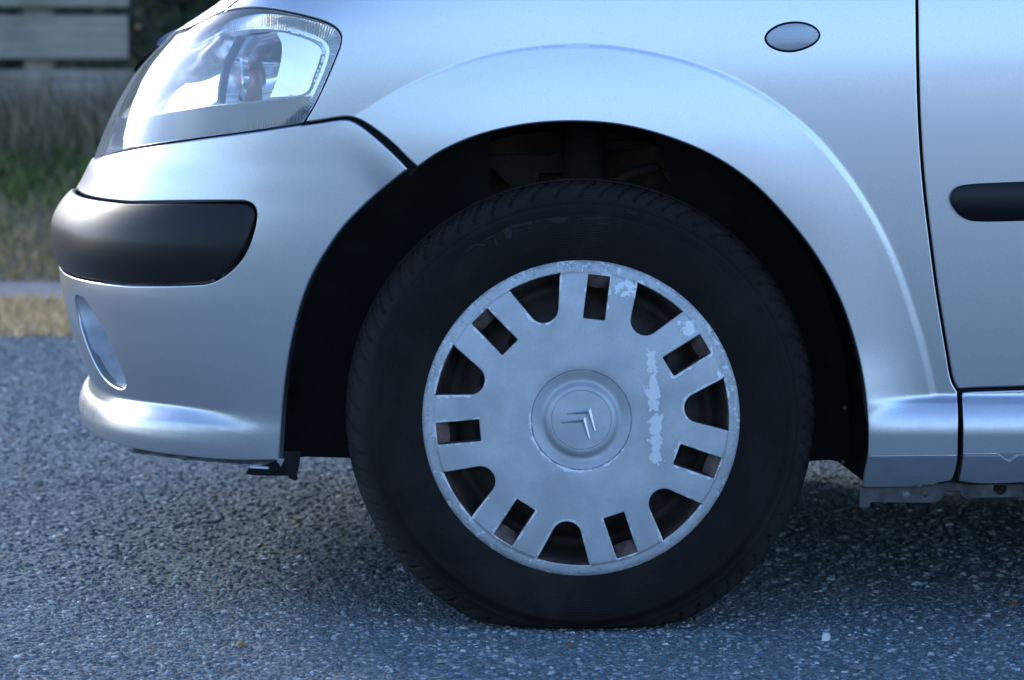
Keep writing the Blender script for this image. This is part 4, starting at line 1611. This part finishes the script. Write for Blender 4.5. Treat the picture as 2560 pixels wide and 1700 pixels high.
def hub_holes():
    H = []
    for k in range(7):
        a = R_(83.0 + k * 360 / 7)
        d = np.array([math.cos(a), math.sin(a)]); t = np.array([-d[1], d[0]])
        # rectangular slot with small corner radii
        w_, r0, r1, c = 48 * UN, 447 * UN, 642 * UN, 6 * UN
        loc = []
        for cx, cz, a0 in ((r1 - c, w_ - c, 0), (r0 + c, w_ - c, 90), (r0 + c, -w_ + c, 180), (r1 - c, -w_ + c, 270)):
            for q in (0, 30, 60, 90):
                th = R_(a0 + q)
                loc.append((cx + c * math.cos(th), cz + c * math.sin(th)))
        H.append(resample(np.array([d * x + t * y for x, y in loc]), 0.004))
        # U-shaped window between the spoke pairs
        h = math.pi / 7
        a2 = a + h
        d2 = np.array([math.cos(a2), math.sin(a2)]); t2 = np.array([-d2[1], d2[0]])
        off = 160 * UN; ap = off / math.sin(h); rho = 66 * UN; cx = ap + rho / math.sin(h)
        pts = []
        for q in np.linspace(math.pi / 2 + h, math.pi * 1.5 - h, 13):
            pts.append((cx + rho * math.cos(q), rho * math.sin(q)))
        ro = 650 * UN
        # sides run outwards at +-h from d2 until radius ro
        def side_end(sg):
            lo, hi = 0, 0.3
            for _ in range(40):
                mid = (lo + hi) / 2
                x = ap + mid * math.cos(h); y = sg * mid * math.sin(h)
                if math.hypot(x, y) < ro: lo = mid
                else: hi = mid
            return (ap + lo * math.cos(h), sg * lo * math.sin(h))
        e1, e2 = side_end(-1), side_end(1)
        a_1, a_2 = math.atan2(e1[1], e1[0]), math.atan2(e2[1], e2[0])
        for q in np.linspace(a_1 + 0.02, a_2 - 0.02, 12):
            pts.append((ro * math.cos(q), ro * math.sin(q)))
        H.append(resample(np.array([d2 * x + t2 * y for x, y in pts]), 0.004))
    return H


WS, WX, WZ = 1.016, 0.0045, 0.2625
wheel = empty("wheel", (WX, 0, WZ), car)
wheel.scale = (WS, WS, WS)
tag(wheel, "front wheel with black tyre and chipped silver plastic cover")
tyre = build_tyre(wheel); tyre.location = (0, WY, 0)
ccl = np.array([(HR * math.cos(t), HR * math.sin(t)) for t in np.linspace(0, 2 * math.pi, 361)[:-1]])
hub_rings = np.array([(r * math.cos(t), r * math.sin(t)) for r in (0.0352, 0.0359, 0.0363, 0.0367, 0.0371, 0.0375, 0.0379, 0.039, 0.041, 0.043, 0.045, 0.0465, 0.048, 0.049, 0.0505, 0.053, 0.056, 0.059, 0.0602, 0.0609, 0.0613, 0.0617, 0.0621, 0.0626, 0.0632)
                      for t in np.linspace(0, 2 * math.pi, 181)[:-1]])
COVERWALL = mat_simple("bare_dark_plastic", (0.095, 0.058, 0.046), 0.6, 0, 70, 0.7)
_hb = np.vstack(hub_holes())
hub_edge = lambda a, b: mindist(np.stack([a, b], 1), _hb)
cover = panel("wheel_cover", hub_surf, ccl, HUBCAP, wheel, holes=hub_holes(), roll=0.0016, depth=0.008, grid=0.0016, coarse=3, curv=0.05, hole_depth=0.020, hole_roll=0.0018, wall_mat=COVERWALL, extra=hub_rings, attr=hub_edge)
rim_o = lathe("steel_rim", [(0.0, 0.040), (0.035, 0.040), (0.05, 0.046), (0.075, 0.040), (0.105, 0.036), (0.135, 0.046), (0.155, 0.060), (0.160, 0.075), (0.168, 0.060), (0.176, 0.040), (0.180, 0.030), (0.186, 0.026), (0.186, 0.034)], STEEL, wheel, 96)
HOLE = mat_simple("black_void", (0.003, 0.003, 0.003), 0.9)
for k in range(12):
    a = 2 * math.pi * (k + 0.3) / 12
    hh = lathe("rim_hole", [(0.0, 0.0), (0.0135, 0.0), (0.0155, -0.0012), (0.0165, 0.0005), (0.0165, 0.004)], HOLE, wheel, 20)
    hh.location = (0.118 * math.cos(a), 0.0375, 0.118 * math.sin(a))
lathe("brake_drum", [(0.0, 0.09), (0.16, 0.09), (0.165, 0.12), (0.165, 0.16)], STEEL, wheel, 48)

# emblem on the hub: two raised chevrons
def chevron(name, tl, ao, tr_, tri, ai, tli):
    sc = 1 / 5.407 / 2000.0
    cx_, cy_ = 716, 800
    W3 = lambda p, h: ((p[0] - cx_) * sc, WY - 0.004 - hub_h(0.01) - h, -(p[1] - cy_) * sc)
    mid = lambda p, q: ((p[0] + q[0]) / 2, (p[1] + q[1]) / 2)
    base = [tl, ao, tr_, tri, ai, tli]
    ridge = [mid(tl, tli), mid(ao, ai), mid(tr_, tri)]
    v = [W3(p, -0.0005) for p in base] + [W3(p, 0.0012) for p in base] + [W3(ridge[0], 0.0022), W3(ridge[1], 0.0036), W3(ridge[2], 0.0022)]
    f = [(i, (i + 1) % 6, (i + 1) % 6 + 6, i + 6) for i in range(6)]
    f += [(6, 7, 13, 12), (7, 8, 14, 13), (9, 10, 13, 14), (10, 11, 12, 13), (11, 6, 12), (8, 9, 14)]
    return mesh_obj(name, v, f, HUBEMB, wheel)


HUBEMB = mat_simple("emblem_silver", (0.52, 0.54, 0.57), 0.3, 0.7, 300, 0.1)
chevron("chevron_emblem", (520, 700), (838, 626), (908, 940), (880, 942), (790, 714), (526, 720))
chevron("chevron_emblem", (448, 812), (770, 742), (834, 1050), (808, 1054), (718, 830), (452, 834))


# worn raised marks on the upper sidewall (no readable text left)
def sw_mark(pts):
    """pts in photo pixels; raised 0.8 mm on the sidewall"""
    rr = []
    for x, y in pts:
        p = at(x, y, WY + 0.001)
        rr.append(((p[0] - WX) / WS, (p[2] - WZ) / WS))
    P = np.array(rr)
    tyr = pchip([0.186, 0.190, 0.200, 0.210, 0.220, 0.236, 0.2445, 0.2505, 0.260, 0.271, 0.279], [0.0125, 0.0095, 0.0068, 0.004, 0.0018, 0, 0.0004, 0.0014, 0.0052, 0.0126, 0.0196])

    def sf(a, b):
        r = np.hypot(a, b)
        n = np.zeros((len(a), 3)); n[:, 1] = -1
        return np.stack([a, WY + tyr(r) - 0.0009, b], 1), n
    return panel("sidewall_mark", sf, resample(P, 0.003), RUBMARK, wheel, roll=0.0004, depth=0.0012, grid=0.003, coarse=1, curv=None)


RUBMARK = mat_simple("worn_rubber_mark", (0.0105, 0.0095, 0.009), 0.6, 0, 60, 0.6, spec=0.25)
C1 = lambda x, y: (1080 + x / 4.216, 480 + y / 4.216)
for poly in ([(345, 625), (400, 570), (460, 545), (560, 552), (566, 568), (470, 566), (420, 590), (372, 640)],
             [(545, 500), (655, 448), (664, 470), (560, 520)], [(655, 470), (690, 520), (700, 580), (680, 585), (660, 540)],
             [(745, 395), (800, 370), (842, 390), (845, 440), (830, 495), (790, 508), (765, 470)],
             [(830, 355), (1050, 305), (1055, 335), (840, 385)], [(880, 410), (1050, 370), (1052, 385), (885, 425)],
             [(1160, 285), (1300, 265), (1460, 262), (1420, 305), (1340, 330), (1260, 325), (1210, 300)],
             [(1580, 258), (1610, 270), (1850, 268), (1870, 290), (1620, 290), (1590, 295)], [(1740, 320), (1875, 328), (1870, 350), (1745, 342)],
             [(2040, 200), (2160, 225), (2160, 245), (2060, 225)]):
    sw_mark([C1(*p) for p in poly])

# second axle and far side: the same wheel again
for wx, wy, sg in ((U_R, 0.0, 1), (0.0, 2 * YC, -1), (U_R, 2 * YC, -1)):
    w2 = wheel.copy(); link(w2, car); w2.location = (wx + WX, wy, WZ); w2.scale = (WS, WS * sg, WS)
    w2["label"] = "rear wheel on the near side" if wy == 0 else ("far side front wheel" if wx == 0 else "far side rear wheel")
    for o in list(wheel.children):
        c2 = o.copy(); link(c2, w2)

# ------------------------------------------------------------------ loose and bedded stones of the asphalt
def stone_mesh(n, pos, size, flat, rng, zoff):
    """n irregular many-sided chips as one vertex/triangle array"""
    k = 6
    ang = (np.arange(k)[None] + rng.uniform(-0.3, 0.3, (n, k))) / k * 2 * np.pi
    rad = rng.uniform(0.7, 1.15, (n, k))
    asp = rng.uniform(0.55, 1.0, (n, 1))
    rot = rng.uniform(0, 2 * np.pi, (n, 1))
    bx = rad * np.cos(ang); by = rad * np.sin(ang) * asp
    X = bx * np.cos(rot) - by * np.sin(rot); Y = bx * np.sin(rot) + by * np.cos(rot)
    tiltx = rng.normal(0, 0.18, (n, 1)); tilty = rng.normal(0, 0.18, (n, 1))
    h = flat[:, None]
    mid = np.stack([X, Y, -0.35 + X * tiltx + Y * tilty], -1)
    tr = rng.uniform(0.45, 0.8, (n, 1))
    top = np.stack([X * tr, Y * tr, (0.75 + rng.uniform(-0.15, 0.15, X.shape)) + X * tiltx + Y * tilty], -1)
    V = np.concatenate([mid, top], 1)
    V[..., 0] *= size[:, None]; V[..., 1] *= size[:, None]; V[..., 2] *= size[:, None] * h
    V[..., 0] += pos[:, 0:1]; V[..., 1] += pos[:, 1:2]; V[..., 2] += zoff[:, None]
    T = []
    for r in (0,):
        for i in range(k):
            j = (i + 1) % k
            T += [(r + i, r + j, r + k + j), (r + i, r + k + j, r + k + i)]
    for i in range(1, k - 1):
        T.append((k, k + i, k + i + 1))
    T = np.array(T)
    TT = (T[None] + (np.arange(n) * 2 * k)[:, None, None]).reshape(-1, 3)
    return V.reshape(-1, 3), TT, 2 * k


def stone_cols(n, per, rng, light=1.0):
    base = rng.choice(5, n, p=[0.45, 0.33, 0.155, 0.05, 0.015])
    pal = np.array([(0.092, 0.112, 0.119), (0.145, 0.170, 0.180), (0.235, 0.26, 0.265), (0.40, 0.42, 0.42), (0.22, 0.15, 0.10)])
    c = pal[base] * rng.uniform(0.95, 1.4, (n, 1)) * light
    return np.repeat(c, per, 0)


rng = np.random.RandomState(11)
parts = []
# denser near the lens, thinner behind
for (n, x0, x1, y0, y1, smin, smax) in ((60000, -0.95, 0.85, -0.62, 0.35, 0.0015, 0.0062), (30000, -1.25, 0.95, 0.35, 1.7, 0.0028, 0.0085), (20000, -1.6, -0.1, 1.7, 4.0, 0.004, 0.009)):
    pos = np.stack([rng.uniform(x0, x1, n), rng.uniform(y0, y1, n)], 1)
    size = smin + (smax - smin) * rng.rand(n)**2.6
    V, T, per = stone_mesh(n, pos, size, rng.uniform(0.25, 0.6, n), rng, GZ + rng.uniform(-0.0008, 0.0004, n))
    parts.append((V, T, stone_cols(n, per, rng)))
# larger pale chips worn flush with the surface
n = 900
pos = np.stack([rng.uniform(-1.2, 0.9, n), rng.uniform(-0.6, 2.2, n)], 1)
V, T, per = stone_mesh(n, pos, rng.uniform(0.0035, 0.0085, n), rng.uniform(0.2, 0.4, n), rng, GZ + rng.uniform(0.0, 0.0008, n))
parts.append((V, T, np.repeat(np.array([(0.33, 0.35, 0.36)]) * rng.uniform(0.7, 1.35, (n, 1)), per, 0)))
off = 0; VV = []; TT = []; CC = []
for V, T, c in parts:
    VV.append(V); TT.append(T + off); CC.append(c); off += len(V)
agg = fast_mesh("asphalt_aggregate", np.vstack(VV), np.vstack(TT), STONES, None, np.vstack(CC))
tag(agg, "grey stone chips bedded in the asphalt", "aggregate", kind="stuff")

# single loose pebbles that stand out
PEB = [((1904 * K, 1477 * K), 0.0095, (0.62, 0.61, 0.58), "large white angular pebble right of the tyre on the asphalt"),
       ((556 * K, 1490 * K), 0.0070, (0.30, 0.17, 0.06), "orange-brown round pebble on the asphalt left of the tyre"),
       ((1316 * K, 1492 * K), 0.0062, (0.26, 0.09, 0.05), "small brick-red pebble just in front of the tyre contact"),
       ((2146 * K, 1514 * K), 0.0062, (0.38, 0.38, 0.37), "pale pebble between the large white one and the right edge"),
       ((210 * K, 1388 * K), 0.0085, (0.27, 0.28, 0.28), "flat pale stone lying left, under the bumper's corner"),
       ((2335 * K, 1397 * K), 0.0072, (0.25, 0.08, 0.04), "rust-red pebble by the right edge of the picture"),
       ((2246 * K, 1332 * K), 0.0068, (0.33, 0.32, 0.30), "pale round pebble in the shade below the sill"),
       ((170 * K, 910 * K), 0.013, (0.42, 0.42, 0.42), "white pebble far left just behind the bumper chin"),
       ((1982 * K, 1545 * K), 0.0085, (0.17, 0.18, 0.19), "grey pebble in the right foreground"),
       ((1178 * K, 1528 * K), 0.0075, (0.33, 0.33, 0.32), "light flat chip below the tyre near the bottom edge"),
       ((55 * K, 1550 * K), 0.0090, (0.27, 0.28, 0.28), "broad pale stone in the bottom left corner"),
       ((1015 * K, 1530 * K), 0.0060, (0.34, 0.30, 0.20), "yellowish chip at the bottom left of the tyre"),
       ((2020 * K, 1369 * K), 0.0066, (0.30, 0.27, 0.24), "tan pebble right of the tyre at the shade's edge")]
for i, ((px, py), sz_, c, lab) in enumerate(PEB):
    p = ground_at(px, py)
    r1 = np.random.RandomState(100 + i)
    V, T, per = stone_mesh(1, np.zeros((1, 2)), np.array([sz_]), np.array([r1.uniform(0.45, 0.7) if i else 0.85]), r1, np.array([0.0]))
    V = V - V.mean(0); zmin = V[:, 2].min()
    o = fast_mesh("pebble", V, T, STONES, None, np.tile(np.array(c), (len(V), 1)))
    o.location = (p[0], p[1], GZ + 0.0002 - zmin)
    tag(o, lab, "pebble", "loose pebbles on the road")


# ------------------------------------------------------------------ verge: grass, fence, bush
def blades(name, n, xr, yr, hr, wd, pal, seed, lean=0.5, gz=GZ, dens=None, label=None):
    rng = np.random.RandomState(seed)
    x = rng.uniform(*xr, n); y = rng.uniform(*yr, n)
    if dens is not None:
        k = rng.rand(n) < dens(x, y)
        x, y = x[k], y[k]; n = len(x)
    h = rng.uniform(*hr, n) * rng.uniform(0.6, 1.0, n)
    a = rng.uniform(0, 2 * np.pi, n); l = np.abs(rng.normal(0, lean, n)) * h
    ca, sa = np.cos(a), np.sin(a)
    wv = wd * rng.uniform(0.6, 1.4, n)
    b = rng.uniform(0, 2 * np.pi, n); cb_, sb_ = np.cos(b) * wv, np.sin(b) * wv
    z0 = gz(x, y) if callable(gz) else np.full(n, gz)
    V = np.zeros((n, 5, 3))
    for k, (t, s_) in enumerate(((0, 1), (0, -1), (0.55, 0.8), (0.55, -0.8), (1, 0))):
        V[:, k, 0] = x + ca * l * t * t + cb_ * s_
        V[:, k, 1] = y + sa * l * t * t + sb_ * s_
        V[:, k, 2] = z0 + h * t * (1 - 0.25 * t * lean) - 0.01
    T = np.array([(0, 1, 3), (0, 3, 2), (2, 3, 4)])
    TT = (T[None] + (np.arange(n) * 5)[:, None, None]).reshape(-1, 3)
    pal = np.array(pal)
    c = pal[rng.randint(0, len(pal), n)] * rng.uniform(0.7, 1.3, (n, 1))
    o = fast_mesh(name, V.reshape(-1, 3), TT, GRASS, None, np.repeat(c, 5, 0))
    return tag(o, label, "grass", kind="stuff")


DRY = [(0.55, 0.42, 0.24), (0.44, 0.33, 0.18), (0.62, 0.50, 0.31), (0.32, 0.26, 0.13)]
MIX = [(0.46, 0.35, 0.17), (0.30, 0.27, 0.10), (0.52, 0.40, 0.23), (0.20, 0.21, 0.07), (0.40, 0.30, 0.17)]
GRN = [(0.20, 0.24, 0.07), (0.13, 0.21, 0.05), (0.18, 0.23, 0.08), (0.08, 0.12, 0.03)]
blades("dry_grass", 26000, (-4.5, 2.5), (Y_EDGE - 0.03, Y_STRIP0), (0.02, 0.09), 0.0022, DRY, 1, 0.8, label="dry straw-coloured grass along the asphalt edge")
blades("stray_grass", 6000, (-4.5, 2.5), (Y_EDGE - 0.25, Y_STRIP1 + 0.1), (0.02, 0.08), 0.0025, DRY, 9, 0.8, dens=lambda x, y: np.clip(np.sin(x * 5.1) * 0.5 + np.sin(x * 13.7 + y * 9) * 0.5, 0, 1), label="straggling straw blades creeping over the path and asphalt edge")
blades("verge_grass", 40000, (-4.5, 2.5), (Y_STRIP1, 7.9), (0.03, 0.13), 0.004, MIX, 2, 0.8, gz=verge_z, label="rough brown-green grass beyond the footpath")
blades("tall_weeds", 7000, (-4.5, 2.5), (7.0, 7.85), (0.12, 0.36), 0.004, [(0.26, 0.19, 0.12), (0.34, 0.26, 0.17), (0.18, 0.15, 0.085), (0.42, 0.33, 0.22)], 3, 0.45, gz=verge_z, label="tall dead weeds against the plank fence")
blades("green_weeds", 9000, (-4.5, 2.5), (6.6, 7.4), (0.05, 0.20), 0.010, GRN, 4, 0.7, gz=verge_z, dens=lambda x, y: 0.5 + 0.5 * np.sin(x * 2.3 + 1.0) * np.cos(y * 3), label="green weeds in the verge below the fence")

FY = 7.9
fence = empty("plank_fence", (-1.6, FY, GZ))
tag(fence, "weathered grey wooden plank fence behind the verge", "fence")
xr_end = at(325, 90, FY)[0]
for bay in range(2):
    x1 = xr_end - bay * 2.42; x0 = x1 - 2.40
    for (pt, pb) in ((-190, -92), (-76, 17), (39, 147), (174, 300)):
        zt, zb_ = zrow(pt, FY), zrow(pb, FY)
        jit = random.Random(bay * 10 + pt).uniform(-0.004, 0.004)
        o = box("plank", (x0 - (-1.6), jit, max(zb_ - GZ, 0.01)), (x1 - (-1.6) + jit * 4, 0.04 + jit, zt - GZ), WOOD, fence, 0.005)
for px_ in (xr_end - 0.35, xr_end - 2.41, xr_end - 4.8):
    box("post", (px_ + 1.6 - 0.05, 0.046, 0.3), (px_ + 1.6 + 0.05, 0.146, 1.0), WOOD, fence, 0.006)


def bush(name, c, rx, ry, h, n, pal, seed, label, leaf=0.03):
    root = empty(name, (c[0], c[1], 0.40))
    tag(root, label, "bush", "bushes behind the fence")
    rng = np.random.RandomState(seed)
    # clumps
    k = 26
    cl = np.stack([rng.uniform(-1, 1, k) * rx * 0.8, rng.uniform(-1, 1, k) * ry * 0.7, rng.uniform(0.05, 0.9, k) * h], 1)
    ci = rng.randint(0, k, n)
    p = cl[ci] + rng.normal(0, 1, (n, 3)) * np.array([rx, ry, h]) * 0.16
    p[:, 2] = np.abs(p[:, 2]) + 0.02
    u = rng.normal(0, 1, (n, 3)); u /= np.linalg.norm(u, axis=1, keepdims=True)
    v = np.cross(u, rng.normal(0, 1, (n, 3))); v /= np.linalg.norm(v, axis=1, keepdims=True)
    s_ = leaf * rng.uniform(0.6, 1.4, (n, 1))
    V = np.stack([p - u * s_, p + v * s_ * 0.45, p + u * s_, p - v * s_ * 0.45], 1)
    T = (np.array([(0, 1, 2), (0, 2, 3)])[None] + (np.arange(n) * 4)[:, None, None]).reshape(-1, 3)
    pal = np.array(pal)
    c_ = pal[ci % len(pal)] * rng.uniform(0.6, 1.4, (n, 1))
    fast_mesh("foliage", V.reshape(-1, 3), T, LEAF, root, np.repeat(c_, 4, 0))
    for i in range(6):
        e = cl[i]
        tube("stem", [(rng.uniform(-.1, .1), rng.uniform(-.1, .1), 0), (e[0] * 0.4, e[1] * 0.4, e[2] * 0.5), tuple(e)], [0.016, 0.011, 0.004], BARK, root, 6)
    return root


BARK = mat_simple("bark", (0.07, 0.055, 0.04), 0.9, 0, 30, 0.4)
DG = [(0.04, 0.055, 0.022), (0.055, 0.08, 0.03), (0.08, 0.11, 0.04), (0.03, 0.036, 0.018)]
bush("dark_bush", (-0.85, 8.5, 0), 0.75, 0.5, 1.9, 9000, DG, 21, "dark leafy bush at the end of the plank fence")
bush("hedge_bush", (-2.6, 9.0, 0), 1.2, 0.5, 1.9, 9000, DG, 22, "dark hedge showing through the gaps of the plank fence")
bush("hedge_bush", (0.7, 8.7, 0), 0.95, 0.5, 1.8, 7000, DG, 23, "dark bush hidden behind the car's bonnet")

# cream farmhouse across the road, mirrored in the door's paint
CREAM = mat_simple("cream_render", (0.62, 0.52, 0.38), 0.9, 0, 3, 0.12)
TILE = mat_simple("roof_tile", (0.24, 0.10, 0.06), 0.85, 0, 8, 0.3)
fh = empty("farmhouse", (15, -64, GZ))
tag(fh, "cream farmhouse with tiled roof mirrored in the door's paint", "house")
box("wall", (-6, -4, 0), (6, 4, 3.0), CREAM, fh)
mesh_obj("roof", [(-6.4, -4.4, 3.0), (6.4, -4.4, 3.0), (6.4, 4.4, 3.0), (-6.4, 4.4, 3.0), (-6.4, 0, 5.2), (6.4, 0, 5.2)],
         [(0, 1, 5, 4), (2, 3, 4, 5), (0, 4, 3), (1, 2, 5), (0, 3, 2, 1)], TILE, fh)
for wx_ in (-4, -1.6, 2.2, 4.4):
    box("window", (wx_ - 0.5, 4.005, 1.0), (wx_ + 0.5, 4.05, 2.2), WINDOW, fh)
box("door", (0.0, 4.005, 0.0), (1.0, 4.06, 2.1), WOOD, fh)
